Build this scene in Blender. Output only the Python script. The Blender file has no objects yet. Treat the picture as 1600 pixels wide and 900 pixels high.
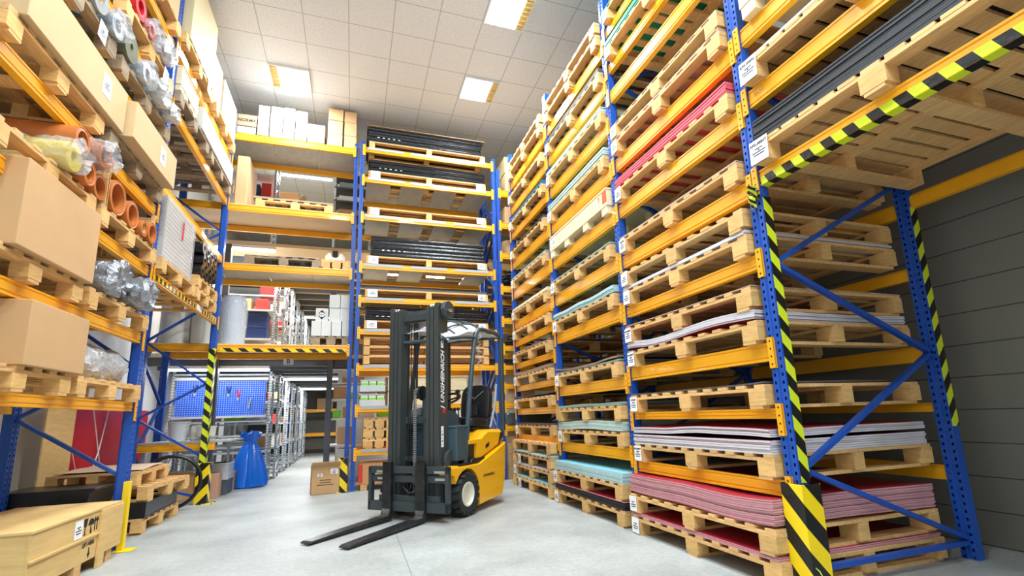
import bpy, bmesh, math, random
from mathutils import Matrix, Vector, noise
random.seed(7)
SC = bpy.context.scene
COL = SC.collection
PI = math.pi

# ------------------------------------------------------------ camera
cam = bpy.data.objects.new('camera', bpy.data.cameras.new('camera'))
COL.objects.link(cam)
cam.data.sensor_fit = 'HORIZONTAL'
cam.data.sensor_width = 36.0
cam.data.lens = 764.496 / 1600 * 36
cam.data.shift_x = -13.366 / 1600
cam.data.shift_y = 48.567 / 1600
cam.data.clip_start = 0.05
RT = (0.94703535, -0.31938249, -0.03344949)
UP = (-0.03022141, -0.19234026, 0.98086283)
FW = (0.3197041, 0.92790088, 0.19180521)
cam.matrix_world = Matrix(((RT[0], UP[0], -FW[0], 0), (RT[1], UP[1], -FW[1], 0), (RT[2], UP[2], -FW[2], 1.08), (0, 0, 0, 1)))
SC.camera = cam
# ------------------------------------------------------------ view and world
SC.view_settings.view_transform = 'Standard'
SC.view_settings.look = 'None'
SC.view_settings.gamma = 1
SC.view_settings.use_curve_mapping = False
SC.view_settings.exposure = 0.36
W = bpy.data.worlds.new('world'); SC.world = W; W.use_nodes = True
W.node_tree.nodes['Background'].inputs[0].default_value = (0.80, 0.91, 1.0, 1)
W.node_tree.nodes['Background'].inputs[1].default_value = 0.9
CEIL = 6.62
LAMP_W = 112.0
TUBE_W = 60.0

# ------------------------------------------------------------ materials
def lin(c):
    c = c / 255.0
    return c / 12.92 if c <= 0.04045 else ((c + 0.055) / 1.055) ** 2.4
def rgb(c): return (lin(c[0]), lin(c[1]), lin(c[2]), 1)
MATS = {}
class NT:
    def __init__(s, name):
        s.m = bpy.data.materials.new(name); s.m.use_nodes = True; s.t = s.m.node_tree
        s.b = s.t.nodes['Principled BSDF']
    def n(s, t, **k):
        q = s.t.nodes.new(t)
        for a, b in k.items(): setattr(q, a, b)
        return q
    def l(s, a, b): s.t.links.new(a, b)
    def math(s, op, a, b=None, c=None):
        q = s.n('ShaderNodeMath', operation=op)
        for i, v in enumerate((a, b, c)):
            if v is None: continue
            if isinstance(v, (int, float)): q.inputs[i].default_value = v
            else: s.l(v, q.inputs[i])
        return q.outputs[0]
    def mix(s, f, a, b):
        q = s.n('ShaderNodeMix', data_type='RGBA')
        for i, v in ((0, f), (6, a), (7, b)):
            if isinstance(v, (int, float, tuple)): q.inputs[i].default_value = v
            else: s.l(v, q.inputs[i])
        return q.outputs[2]
    def xyz(s):
        tc = s.n('ShaderNodeTexCoord'); sp = s.n('ShaderNodeSeparateXYZ'); s.l(tc.outputs['Object'], sp.inputs[0])
        return tc.outputs['Object'], sp.outputs[0], sp.outputs[1], sp.outputs[2]
def mat(name, c, rough=0.5, metal=0.0, var=0.0, scale=8.0, stretch=None, bump=0.0, alpha=1.0, coat=0.0, emis=None, es=1.0, rnd=0.0, detail=4, bscale=None):
    if name in MATS: return MATS[name]
    k = NT(name); b = k.b
    b.inputs['Base Color'].default_value = rgb(c)
    b.inputs['Roughness'].default_value = rough
    b.inputs['Metallic'].default_value = metal
    b.inputs['Alpha'].default_value = alpha
    b.inputs['Coat Weight'].default_value = coat
    if emis: b.inputs['Emission Color'].default_value = rgb(emis); b.inputs['Emission Strength'].default_value = es
    if var or bump:
        tc = k.n('ShaderNodeTexCoord'); mp = k.n('ShaderNodeMapping'); k.l(tc.outputs['Object'], mp.inputs[0])
        mp.inputs['Scale'].default_value = stretch or (1, 1, 1)
        if rnd:
            oi = k.n('ShaderNodeObjectInfo'); cb = k.n('ShaderNodeCombineXYZ')
            r3 = k.math('MULTIPLY', oi.outputs['Random'], 37.0)
            for i in range(3): k.l(r3, cb.inputs[i])
            k.l(cb.outputs[0], mp.inputs['Location'])
        nz = k.n('ShaderNodeTexNoise'); nz.inputs['Scale'].default_value = scale; nz.inputs['Detail'].default_value = detail
        k.l(mp.outputs[0], nz.inputs['Vector'])
        if var:
            mr = k.n('ShaderNodeMapRange'); mr.inputs[1].default_value = 0.3; mr.inputs[2].default_value = 0.7
            mr.inputs[3].default_value = 1 - var; mr.inputs[4].default_value = 1 + var * 0.6
            k.l(nz.outputs['Fac'], mr.inputs[0]); v = mr.outputs[0]
            if rnd:
                r = k.math('MULTIPLY_ADD', k.n('ShaderNodeObjectInfo').outputs['Random'], rnd * 2, 1 - rnd)
                v = k.math('MULTIPLY', v, r)
            hs = k.n('ShaderNodeHueSaturation'); hs.inputs['Color'].default_value = rgb(c); k.l(v, hs.inputs['Value'])
            k.l(hs.outputs[0], b.inputs['Base Color'])
        if bump:
            bp = k.n('ShaderNodeBump'); bp.inputs['Strength'].default_value = bump; bp.inputs['Distance'].default_value = 0.02
            src = nz
            if bscale:
                src = k.n('ShaderNodeTexNoise'); src.inputs['Scale'].default_value = bscale; k.l(mp.outputs[0], src.inputs['Vector'])
            k.l(src.outputs['Fac'], bp.inputs['Height']); k.l(bp.outputs[0], b.inputs['Normal'])
    MATS[name] = k.m
    return k.m
YEL = mat('rack_yellow', (250, 175, 26), 0.38, var=0.07, scale=3, coat=0.1)
ORG = YEL
BLU = mat('rack_blue', (28, 78, 168), 0.4, var=0.1, scale=5)
GALV = mat('galvanized_steel', (190, 196, 200), 0.38, 0.6, var=0.12, scale=14)
GALV2 = mat('shelf_steel', (205, 210, 213), 0.45, 0.25, var=0.06, scale=10)
DECK = mat('deck_steel', (186, 186, 182), 0.4, 0.35, var=0.12, scale=9)
WOOD = mat('pallet_pine', (222, 176, 114), 0.75, var=0.2, scale=6, stretch=(1.2, 9, 9), bump=0.15, rnd=0.1)
WOODB = mat('pallet_block_pine', (224, 178, 110), 0.8, var=0.16, scale=14, stretch=(1, 1, 4), bump=0.1, rnd=0.1)
WOODG = mat('weathered_wood', (158, 138, 112), 0.85, var=0.25, scale=6, stretch=(1.2, 9, 9), bump=0.2, rnd=0.1)
CRATE = mat('crate_plywood', (224, 186, 120), 0.7, var=0.12, scale=4, stretch=(1, 1, 7), bump=0.05)
CRATEW = mat('pale_plywood', (233, 214, 172), 0.7, var=0.08, scale=4, stretch=(1, 1, 6))
CARD = mat('cardboard', (201, 160, 112), 0.8, var=0.05, scale=3, rnd=0.07)
CARDP = mat('pale_cardboard', (206, 176, 130), 0.8, var=0.05, scale=3, rnd=0.04)
CARDW = mat('white_carton', (220, 219, 213), 0.7, var=0.03, scale=3, rnd=0.03)
TAPE = mat('packing_tape', (188, 148, 98), 0.25)
PAPER = mat('white_paper', (245, 245, 245), 0.6)
INK = mat('black_ink', (25, 25, 28), 0.7)
INKB = mat('blue_ink', (70, 100, 160), 0.7)
INKR = mat('red_ink', (215, 30, 40), 0.5)
WHITE = mat('white_paint', (235, 235, 235), 0.4)
BLACK = mat('black_plastic', (24, 25, 28), 0.35, var=0.1)
BLKW = mat('black_wrapped_foil', (22, 23, 26), 0.22, bump=0.5, scale=30, coat=0.3)
RUB = mat('tyre_rubber', (38, 40, 42), 0.65, var=0.15, scale=20, bump=0.15)
DKG = mat('machine_dark_grey', (58, 67, 70), 0.42, var=0.1, scale=6)
DKG2 = mat('mast_steel', (64, 70, 70), 0.42, 0.1, var=0.2, scale=10, stretch=(3, 3, .4))
DBL = mat('machine_blue_grey', (58, 76, 86), 0.4, var=0.06)
FORK = mat('fork_steel', (62, 64, 68), 0.34, 0.75, var=0.35, scale=14, bump=0.05)
FORKT = mat('worn_fork_steel', (150, 150, 150), 0.3, 0.9, var=0.35, scale=16)
CHROME = mat('chrome', (225, 228, 230), 0.12, 1.0)
FYEL = mat('machine_yellow', (250, 182, 12), 0.32, coat=0.35, var=0.03, scale=3)
SEATM = mat('seat_vinyl', (26, 28, 31), 0.33, var=0.1, bump=0.05)
RIM = mat('rim_cream', (226, 222, 205), 0.4)
CLEAR = mat('plastic_film', (205, 208, 212), 0.16, alpha=0.38, bump=1.0, scale=30, coat=0.5)
CLEARW = mat('milky_plastic_film', (208, 209, 210), 0.2, alpha=0.7, bump=1.0, scale=26, coat=0.4)
FOILR = mat('crinkled_silver_film', (168, 174, 182), 0.2, 0.45, alpha=0.8, bump=1.0, scale=30, coat=.3)
FOIL = mat('silver_foil', (226, 232, 240), 0.25, 0.05, alpha=0.98, bump=1.0, scale=18)
SILV = mat('silver_roll', (176, 182, 190), 0.35, 0.3, var=0.1, bump=0.3)
REDR = mat('red_rubber', (206, 36, 40), 0.4)
BRNR = mat('brown_rubber', (196, 112, 48), 0.55, var=0.08)
YLR = mat('yellow_film', (240, 214, 30), 0.3, bump=0.5)
GRYR = mat('grey_felt', (150, 152, 150), 0.85, var=0.08)
OLV = mat('olive_felt', (112, 112, 92), 0.9, var=0.08)
WRL = mat('white_foam_roll', (222, 222, 214), 0.8, var=0.05)
REDP = mat('red_panel', (200, 24, 34), 0.4, var=0.06)
BLUP = mat('blue_plastic', (40, 70, 120), 0.4)
BAG = mat('blue_bag_film', (22, 112, 226), 0.18, bump=0.6, scale=7, coat=0.5)
GRNL = mat('lime_label', (130, 225, 60), 0.5)
REDL = mat('red_label', (214, 60, 50), 0.5)
ORGL = mat('orange_label', (235, 90, 30), 0.5)
GRN = mat('green_strap', (30, 140, 80), 0.4)
CHIP = mat('chipboard', (214, 192, 158), 0.8, var=0.05, scale=20)
TAN = mat('slab_board', (216, 196, 160), 0.8, var=0.04)
JOI = mat('joist_steel', (84, 90, 98), 0.5, var=0.06)
SIGN = mat('sign_grey', (232, 232, 232), 0.5)
SHEET = {}
for nm, top, side in (('red', (160, 22, 46), (206, 150, 156)), ('red_white', (165, 26, 48), (212, 208, 212)), ('pink', (228, 70, 88), (235, 100, 112)),
                      ('light_grey', (200, 200, 206), (206, 204, 210)), ('green', (140, 168, 158), (160, 186, 176)), ('pale_green', (184, 204, 194), (190, 210, 200)),
                      ('dark_green', (0, 128, 98), (20, 140, 108)), ('dark_grey', (74, 72, 70), (96, 92, 88)), ('black', (24, 25, 28), (34, 35, 38)),
                      ('blue', (30, 84, 140), (50, 110, 160)), ('pale_blue', (130, 198, 216), (180, 208, 208)), ('cream', (222, 212, 180), (226, 216, 186)),
                      ('brown', (150, 124, 96), (160, 134, 106)), ('beige', (206, 180, 150), (196, 168, 150))):
    SHEET[nm] = (mat(nm + '_sheet_face', top, 0.5, var=0.05, scale=3), mat(nm + '_sheet_edge', side, 0.6, var=0.12, scale=30, stretch=(.3, .3, 8)))

def hazard(name, period=0.16, slope=1.0, axis='z', other='x', c1=(214, 226, 40), c2=(24, 24, 22), off=0.0, other2=None):
    k = NT(name); o, x, y, z = k.xyz(); d = {'x': x, 'y': y, 'z': z}
    v = k.math('MULTIPLY_ADD', d[other], slope, d[axis])
    if other2: v = k.math('MULTIPLY_ADD', d[other2], slope, v)
    v = k.math('DIVIDE', v, period); v = k.math('ADD', v, off)
    f = k.math('GREATER_THAN', k.math('FRACT', v), 0.5)
    k.l(k.mix(f, rgb(c1), rgb(c2)), k.b.inputs['Base Color']); k.b.inputs['Roughness'].default_value = 0.35
    nz = k.n('ShaderNodeTexNoise'); nz.inputs['Scale'].default_value = 30; k.l(o, nz.inputs['Vector'])
    bp = k.n('ShaderNodeBump'); bp.inputs['Strength'].default_value = 0.25; bp.inputs['Distance'].default_value = 0.01; k.l(nz.outputs['Fac'], bp.inputs['Height']); k.l(bp.outputs[0], k.b.inputs['Normal'])
    return k.m
def perforated(name, base, hole, ux=0.03, hw=0.007, uy=0.022, pitch=0.05, metal=0.0, rough=0.4, through=False):
    """hole pattern"""
    k = NT(name); o, x, y, z = k.xyz()
    ax = k.math('ABSOLUTE', k.math('SUBTRACT', k.math('ABSOLUTE', x), ux)); ay = k.math('ABSOLUTE', k.math('SUBTRACT', k.math('ABSOLUTE', y), uy))
    inx = k.math('LESS_THAN', ax, hw); iny = k.math('LESS_THAN', ay, hw)
    zz = k.math('LESS_THAN', k.math('ABSOLUTE', k.math('SUBTRACT', k.math('FRACT', k.math('DIVIDE', z, pitch)), 0.5)), 0.2)
    f = k.math('MULTIPLY', k.math('MAXIMUM', inx, iny), zz)
    if through:
        f = k.math('MULTIPLY', inx, zz); k.b.inputs['Base Color'].default_value = rgb(base); k.l(k.math('SUBTRACT', 1.0, f), k.b.inputs['Alpha'])
    else: k.l(k.mix(f, rgb(base), rgb(hole)), k.b.inputs['Base Color'])  # slots are only colour: the dark inside of the holes painted on
    k.b.inputs['Metallic'].default_value = metal; k.b.inputs['Roughness'].default_value = rough
    return k.m
BLUH = perforated('rack_blue_perforated', (28, 80, 172), (8, 14, 34), through=True)
GALH = perforated('galvanized_perforated', (200, 206, 210), (70, 74, 78), ux=0.012, hw=0.006, uy=0.012, pitch=0.05, metal=0.3)
HZP = hazard('hazard_tape_post', 0.18, -0.9)
HZG = hazard('hazard_guard', 0.26, 1.1, c1=(250, 214, 20), other2='y')
HZB = hazard('hazard_tape_beam', 0.14, 0.5, 'x', 'z', off=.1)
HZM = hazard('hazard_tape_gate', 0.2, 1.2, 'x', 'z', c1=(248, 206, 24))
HZS = hazard('hazard_tape_squares', 0.12, 0, 'x', 'z', c1=(248, 206, 24))

def floor_mat():
    k = NT('polished_concrete'); o, x, y, z = k.xyz()
    n1 = k.n('ShaderNodeTexNoise'); n1.inputs['Scale'].default_value = 1.3; n1.inputs['Detail'].default_value = 8; n1.inputs['Roughness'].default_value = 0.65; k.l(o, n1.inputs['Vector'])
    n2 = k.n('ShaderNodeTexNoise'); n2.inputs['Scale'].default_value = 26; n2.inputs['Detail'].default_value = 5; k.l(o, n2.inputs['Vector'])
    cr = k.n('ShaderNodeValToRGB'); cr.color_ramp.elements[0].color = rgb((146, 148, 143)); cr.color_ramp.elements[1].color = rgb((180, 182, 178))
    cr.color_ramp.elements[0].position = 0.35; cr.color_ramp.elements[1].position = 0.62
    s = k.math('MULTIPLY_ADD', n2.outputs['Fac'], 0.3, k.math('MULTIPLY', n1.outputs['Fac'], 0.7)); k.l(s, cr.inputs[0])
    def line(c, v, w): return k.math('LESS_THAN', k.math('ABSOLUTE', k.math('SUBTRACT', c, v)), w)
    j = k.math('MAXIMUM', line(x, 0.43, 0.004), line(k.math('MULTIPLY_ADD', x, 0.0, y), 7.1, 0.004))
    # a thin crack wandering off the joint
    k.l(k.mix(k.math('MULTIPLY', j, 0.55), cr.outputs[0], rgb((96, 94, 88))), k.b.inputs['Base Color'])
    k.l(k.math('MULTIPLY_ADD', n1.outputs['Fac'], 0.3, 0.34), k.b.inputs['Roughness'])
    bp = k.n('ShaderNodeBump'); bp.inputs['Strength'].default_value = 0.06; k.l(n2.outputs['Fac'], bp.inputs['Height']); k.l(bp.outputs[0], k.b.inputs['Normal'])
    return k.m
TX, TY, OXC, OYC = 0.604, 0.582, -0.215, 6.42
def ceil_mat():
    k = NT('ceiling_tiles'); o, x, y, z = k.xyz()
    def g(c, off, p): return k.math('LESS_THAN', k.math('ABSOLUTE', k.math('SUBTRACT', k.math('FRACT', k.math('ADD', k.math('DIVIDE', k.math('SUBTRACT', c, off), p), 0.5)), 0.5)), 0.011)
    f = k.math('MAXIMUM', g(x, OXC, TX), g(y, OYC, TY))
    nz = k.n('ShaderNodeTexNoise'); nz.inputs['Scale'].default_value = 55; nz.inputs['Detail'].default_value = 3; k.l(o, nz.inputs['Vector'])
    mr = k.n('ShaderNodeMapRange'); mr.inputs[1].default_value = .35; mr.inputs[2].default_value = .65; mr.inputs[3].default_value = 0; mr.inputs[4].default_value = 1; k.l(nz.outputs['Fac'], mr.inputs[0])
    base = k.mix(mr.outputs[0], rgb((220, 225, 231)), rgb((240, 245, 251)))
    k.l(k.mix(f, base, rgb((190, 190, 188))), k.b.inputs['Base Color']); k.b.inputs['Roughness'].default_value = 0.9
    return k.m
def panel_mat(name, c, p, dark):
    k = NT(name); o, x, y, z = k.xyz()
    f = k.math('LESS_THAN', k.math('FRACT', k.math('DIVIDE', z, p)), 0.035)
    k.l(k.mix(f, rgb(c), rgb(dark)), k.b.inputs['Base Color']); k.b.inputs['Roughness'].default_value = 0.6
    return k.m
def peg_mat():
    k = NT('pegboard_blue'); o, x, y, z = k.xyz()
    def c(a): return k.math('LESS_THAN', k.math('ABSOLUTE', k.math('SUBTRACT', k.math('FRACT', k.math('DIVIDE', a, 0.038)), 0.5)), 0.17)
    f = k.math('MULTIPLY', c(x), c(z))
    k.l(k.mix(f, rgb((36, 96, 214)), rgb((206, 218, 238))), k.b.inputs['Base Color']); k.b.inputs['Roughness'].default_value = 0.4
    return k.m

# ------------------------------------------------------------ mesh builder
class MB:
    def __init__(s): s.v = []; s.f = []; s.mi = []; s.M = Matrix.Identity(4); s.cur = 0
    def add(s, vs, fs):
        o = len(s.v); s.v += [tuple(s.M @ Vector(v)) for v in vs]; s.f += [tuple(o + i for i in f) for f in fs]; s.mi += [s.cur] * len(fs); return s
    def box(s, x0, x1, y0, y1, z0, z1):
        return s.add([(x0, y0, z0), (x1, y0, z0), (x1, y1, z0), (x0, y1, z0), (x0, y0, z1), (x1, y0, z1), (x1, y1, z1), (x0, y1, z1)],
                     [(0, 3, 2, 1), (4, 5, 6, 7), (0, 1, 5, 4), (1, 2, 6, 5), (2, 3, 7, 6), (3, 0, 4, 7)])
    def prism(s, pts, a, b, axis='x'):
        n = len(pts)
        def P(t, p): return {'x': (t, p[0], p[1]), 'y': (p[0], t, p[1]), 'z': (p[0], p[1], t)}[axis]
        s.add([P(a, p) for p in pts] + [P(b, p) for p in pts], [tuple(range(n - 1, -1, -1)), tuple(range(n, 2 * n))] + [(i, (i + 1) % n, n + (i + 1) % n, n + i) for i in range(n)])
        return s
    def tube(s, path, r, n=10, cap=True, closed=False):
        path = [Vector(p) for p in path]; m = len(path); rings = []
        rr = r if isinstance(r, (list, tuple)) else [r] * m
        prev = None
        for i, p in enumerate(path):
            if closed: d = path[(i + 1) % m] - path[i - 1]
            else: d = path[min(i + 1, m - 1)] - path[max(i - 1, 0)]
            d.normalize()
            if prev is None:
                up = Vector((0, 0, 1)) if abs(d.z) < 0.9 else Vector((1, 0, 0)); a = d.cross(up).normalized()
            else: a = (prev - d * prev.dot(d)).normalized()
            prev = a; b = d.cross(a)
            rings.append([p + (a * math.cos(2 * PI * k / n) + b * math.sin(2 * PI * k / n)) * rr[i] for k in range(n)])
        vs = [v for q in rings for v in q]; fs = []
        for i in range(m if closed else m - 1):
            j = (i + 1) % m
            for k in range(n): fs.append((i * n + k, i * n + (k + 1) % n, j * n + (k + 1) % n, j * n + k))
        if cap and not closed: fs += [tuple(range(n - 1, -1, -1)), tuple(range((m - 1) * n, m * n))]
        return s.add(vs, fs)
    def lathe(s, prof, axis='z', n=24, c=(0, 0, 0), closed=False):
        vs = []; fs = []
        for r, h in prof:
            for k in range(n):
                a = 2 * PI * k / n; u, w = r * math.cos(a), r * math.sin(a)
                p = {'z': (u, w, h), 'x': (h, u, w), 'y': (u, h, w)}[axis]; vs.append((p[0] + c[0], p[1] + c[1], p[2] + c[2]))
        m = len(prof)
        for i in range(m if closed else m - 1):
            j = (i + 1) % m
            for k in range(n): fs.append((i * n + k, i * n + (k + 1) % n, j * n + (k + 1) % n, j * n + k))
        if not closed:
            if prof[0][0] > 1e-6: fs.append(tuple(range(n - 1, -1, -1)))
            if prof[-1][0] > 1e-6: fs.append(tuple(range((m - 1) * n, m * n)))
        return s.add(vs, fs)
    def bar(s, p, q, w, h, up=(0, 0, 1)):
        p, q = Vector(p), Vector(q); d = (q - p).normalized(); a = d.cross(Vector(up)).normalized() * w / 2; b = a.cross(d).normalized() * h / 2
        vs = [p - a - b, p + a - b, p + a + b, p - a + b, q - a - b, q + a - b, q + a + b, q - a + b]
        return s.add(vs, [(0, 1, 2, 3), (7, 6, 5, 4), (0, 4, 5, 1), (1, 5, 6, 2), (2, 6, 7, 3), (3, 7, 4, 0)])
    def jitter(s, amp, freq, seed=0, zmin=None):
        out = []
        for v in s.v:
            p = Vector(v) * freq + Vector((seed, seed * 1.7, 0)); d = Vector(noise.turbulence_vector(p, 3, False)) * amp
            q = Vector(v) + d
            if zmin is not None and q.z < zmin: q.z = zmin
            out.append(tuple(q))
        s.v = out; return s
    def mesh(s, name, mats, smooth=False):
        me = bpy.data.meshes.new(name); me.from_pydata(s.v, [], s.f)
        ms = mats if isinstance(mats, (list, tuple)) else [mats]
        for m in ms: me.materials.append(m)
        if len(ms) > 1: me.polygons.foreach_set('material_index', s.mi)
        bm = bmesh.new(); bm.from_mesh(me); bmesh.ops.recalc_face_normals(bm, faces=bm.faces); bm.to_mesh(me); bm.free()
        if smooth:
            me.polygons.foreach_set('use_smooth', [True] * len(me.polygons))
            try: me.set_sharp_from_angle(angle=math.radians(38))
            except Exception: pass
        me.update(); return me
    def build(s, name, mats, parent=None, loc=None, rz=0, smooth=False, bevel=0, label=None):
        return link(name, s.mesh(name, mats, smooth), parent, loc, rz, bevel, label)
def link(name, me, parent=None, loc=None, rz=0, bevel=0, label=None):
    o = bpy.data.objects.new(name, me); COL.objects.link(o); o.parent = parent
    if loc: o.location = loc
    o.rotation_euler.z = rz
    if bevel:
        md = o.modifiers.new('bevel', 'BEVEL'); md.width = bevel; md.segments = 2; md.limit_method = 'ANGLE'; md.angle_limit = 0.6
    if label: o['label'] = label
    return o
LABELS = {}
def tag(o, label, cat, group=None):
    o['label'] = label; o['category'] = cat
    if group: o['group'] = group
    n = len(label.split())
    if not 4 <= n <= 16: print('LABEL LENGTH', n, label)
    if label in LABELS and LABELS[label] != group or (label in LABELS and not group): print('LABEL TWICE', label)
    LABELS[label] = group
    return o
def thing(name, label, cat, loc=(0, 0, 0), rz=0, group=None):
    o = bpy.data.objects.new(name, None); COL.objects.link(o); o.location = loc; o.rotation_euler.z = rz; o.empty_display_size = 0.1
    return tag(o, label, cat, group)
def struct(name, mb, m, loc=None, smooth=False):
    o = mb.build(name, m, None, loc, smooth=smooth); o['kind'] = 'structure'; return o
def kids(o): return list(o.children)
def copy_tree(o, parent=None):
    c = o.copy(); COL.objects.link(c); c.parent = parent
    for ch in kids(o): copy_tree(ch, c)
    return c
def text_mesh(s, size, ext=0.0006, shear=0.0, bold=0.0, align='CENTER'):
    cu = bpy.data.curves.new('lettering', 'FONT'); cu.body = s; cu.size = size; cu.extrude = ext; cu.shear = shear; cu.offset = bold; cu.align_x = align; cu.align_y = 'CENTER'; cu.resolution_u = 2
    ob = bpy.data.objects.new('lettering', cu); COL.objects.link(ob)
    dg = bpy.context.evaluated_depsgraph_get(); me = bpy.data.meshes.new_from_object(ob.evaluated_get(dg))
    bpy.data.objects.remove(ob); bpy.data.curves.remove(cu); me.materials.clear(); return me
def text(s, size, m, parent, loc, rot, name='lettering', **k):
    me = text_mesh(s, size, **k); me.materials.append(m)
    o = bpy.data.objects.new(name, me); COL.objects.link(o); o.parent = parent; o.location = loc; o.rotation_euler = rot; return o

# ------------------------------------------------------------ the room
struct('floor', MB().box(-3.6, 4.8, -4.0, 20.0, -0.1, 0), floor_mat())
struct('ceiling', MB().box(-3.6, 4.8, -4.0, 20.0, CEIL, CEIL + 0.1), ceil_mat())
GW = mat('wall_white', (226, 226, 222), 0.8, var=0.02)
struct('wall_left', MB().box(-3.55, -3.4, -4.0, 20.0, 0, CEIL), GW)
struct('wall_right', MB().box(4.55, 4.7, -4.0, 20.0, 0, CEIL), panel_mat('wall_panel_grey', (126, 122, 112), 0.25, (70, 68, 62)))  # paint darkened to stand in for the shade behind the rack
struct('wall_back', MB().box(-3.4, 4.55, 19.3, 19.45, 0, CEIL), mat('wall_dark', (120, 116, 108), 0.8))
struct('wall_light_block', MB().box(1.2, 4.7, -4.1, -3.95, 0, CEIL).box(-3.55, 1.2, -4.1, -3.95, 4.2, CEIL), GW)  # unseen wall added to shade the right side; its opening admits world fill light
# the two storeys of the mezzanine behind
struct('ceiling_lower', MB().box(-3.4, 4.55, 9.75, 19.3, 2.24, 2.30), TAN)
struct('ceiling_upper', MB().box(-3.4, 4.55, 9.95, 19.3, 4.40, 4.46), TAN)
for i in range(13):
    y = 9.85 + i * 0.74
    struct('trim_%d' % (i + 1), MB().box(-3.4, 4.55, y, y + 0.09, 2.10, 2.24), JOI)
    if i: struct('trim_%d' % (i + 14), MB().box(-3.4, 4.55, y + .1, y + 0.19, 4.27, 4.40), JOI)
n = 30
for x, y, z0, z1 in ((-2.28, 9.72, 0, 2.24), (-2.28, 9.95, 2.3, 4.4), (-0.42, 9.70, 0, 2.24), (-0.42, 9.95, 2.3, 4.4), (1.9, 9.8, 0, 2.24)):
    struct('trim_%d' % n, MB().box(x - .05, x + .05, y, y + .12, z0, z1), JOI); n += 1
struct('wall_partition', MB().box(-0.3, 4.55, 10.6, 10.7, 0, 2.10), GW)

# ------------------------------------------------------------ ceiling lights
def make_light():
    t = thing('ceiling_light', 'source luminaire', 'ceiling light')
    MB().box(-.3, .3, -.29, -.275, -.03, .012).box(-.3, .3, .275, .29, -.03, .012).box(-.3, -.285, -.275, .275, -.03, .012).box(.285, .3, -.275, .275, -.03, .012).build('frame', WHITE, t)
    MB().box(-.285, .285, -.275, .275, .0, .008).build('reflector', mat('gold_reflector', (236, 214, 150), 0.2, 0.6), t)
    lv = MB()
    for i in range(7): lv.box(-.285, .285, -.24 + i * .08, -.236 + i * .08, -.03, -.004)
    for i in range(3): lv.box(-.15 + i * .15, -.146 + i * .15, -.275, .275, -.03, -.004)
    lv.build('louvre', mat('louvre_metal', (240, 226, 180), 0.25, 0.5), t)
    em = mat('lit_tube', (255, 255, 255), 0.5, emis=(238, 246, 255), es=9)
    for i in range(3): MB().tube([(-.085 + i * .14, -.26, -.014), (-.085 + i * .14, .26, -.014)], .014, 8).build('fluorescent_tube', em, t, smooth=True)
    MB().box(-.17, .283, -.272, .272, -.031, -.030).build('diffuser', mat('lit_diffuser', (255, 255, 255), .5, emis=(236, 245, 255), es=3.0), t, label='glowing white diffuser')
    ld = bpy.data.lights.new('lamp', 'AREA'); ld.shape = 'SQUARE'; ld.size = 0.44; ld.energy = LAMP_W; ld.color = (0.82, 0.925, 1.0)
    lo = bpy.data.objects.new('lamp', ld); COL.objects.link(lo); lo.parent = t; lo.location = (0, 0, -0.06)
    return t
L0 = None
for x, y, lb in ((-1.12, 7.87, 'square louvred ceiling light above the cartons on the back rack'),
                 (1.90, 7.30, 'square louvred ceiling light nearest the far end of the right rack'),
                 (1.90, 5.55, 'square louvred ceiling light at the top edge of the photo'),
                 (-0.52, 3.2, 'square louvred ceiling light left of the camera aisle'), (1.29, 3.2, 'square louvred ceiling light right of the camera aisle'),
                 (-0.52, 0.3, 'square louvred ceiling light overhead left'), (1.29, 0.3, 'square louvred ceiling light overhead right'),
                 (0.4, -2.6, 'square louvred ceiling light behind the camera')):
    o = make_light() if L0 is None else copy_tree(L0)
    L0 = L0 or o
    o.location = (x, y, CEIL - 0.012); o.rotation_euler.z = PI if x == 1.90 else 0; tag(o, lb, 'ceiling light', 'square ceiling lights')
def tube_light(x, y, z, L, lb, w=TUBE_W):
    t = thing('tube_light', lb, 'tube light', (x, y, z))
    MB().box(-L / 2, L / 2, -.06, .06, 0, .05).build('housing', WHITE, t)
    MB().tube([(-L / 2, 0, -.02), (L / 2, 0, -.02)], .018, 8).build('fluorescent_tube', mat('lit_strip', (255, 255, 255), 0.5, emis=(240, 248, 255), es=14), t, smooth=True)
    ld = bpy.data.lights.new('lamp', 'AREA'); ld.shape = 'RECTANGLE'; ld.size = L; ld.size_y = .1; ld.energy = w; ld.color = (0.95, 0.98, 1)
    lo = bpy.data.objects.new('lamp', ld); COL.objects.link(lo); lo.parent = t; lo.location = (0, 0, -0.045)
tube_light(-2.25, 9.895, 2.05, 1.6, 'glowing tube light above the blue pegboard', 12)
tube_light(-2.2, 10.02, 4.35, 1.4, 'glowing tube light over the upper shelves of blue boxes')
tube_light(-0.9, 12.115, 2.05, 1.2, 'first added fill tube down the shelving corridor below', 60)  # this and the next three: unseen lamps added to brighten the corridors
tube_light(-0.9, 15.815, 2.05, 1.2, 'farther added fill tube down the shelving corridor below', 60)
tube_light(-0.9, 12.215, 4.22, 1.2, 'first added fill tube over the upper shelving corridor', 60)
tube_light(-0.9, 15.915, 4.22, 1.2, 'farther added fill tube over the upper shelving corridor', 60)
tube_light(0.9, 9.895, 2.05, 1.4, 'added fill tube above the white shelves behind the centre rack', 60)  # this and the next: unseen lamps added to light the mezzanine storeys
tube_light(1.2, 10.735, 4.22, 1.4, 'added fill tube on the storey behind the centre rack', 60)
tube_light(-1.2, 11.3, CEIL - .05, 1.2, 'added fill tube above the shelves on the top storey', 50)  # added lamp; the top storey itself shows none

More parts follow.
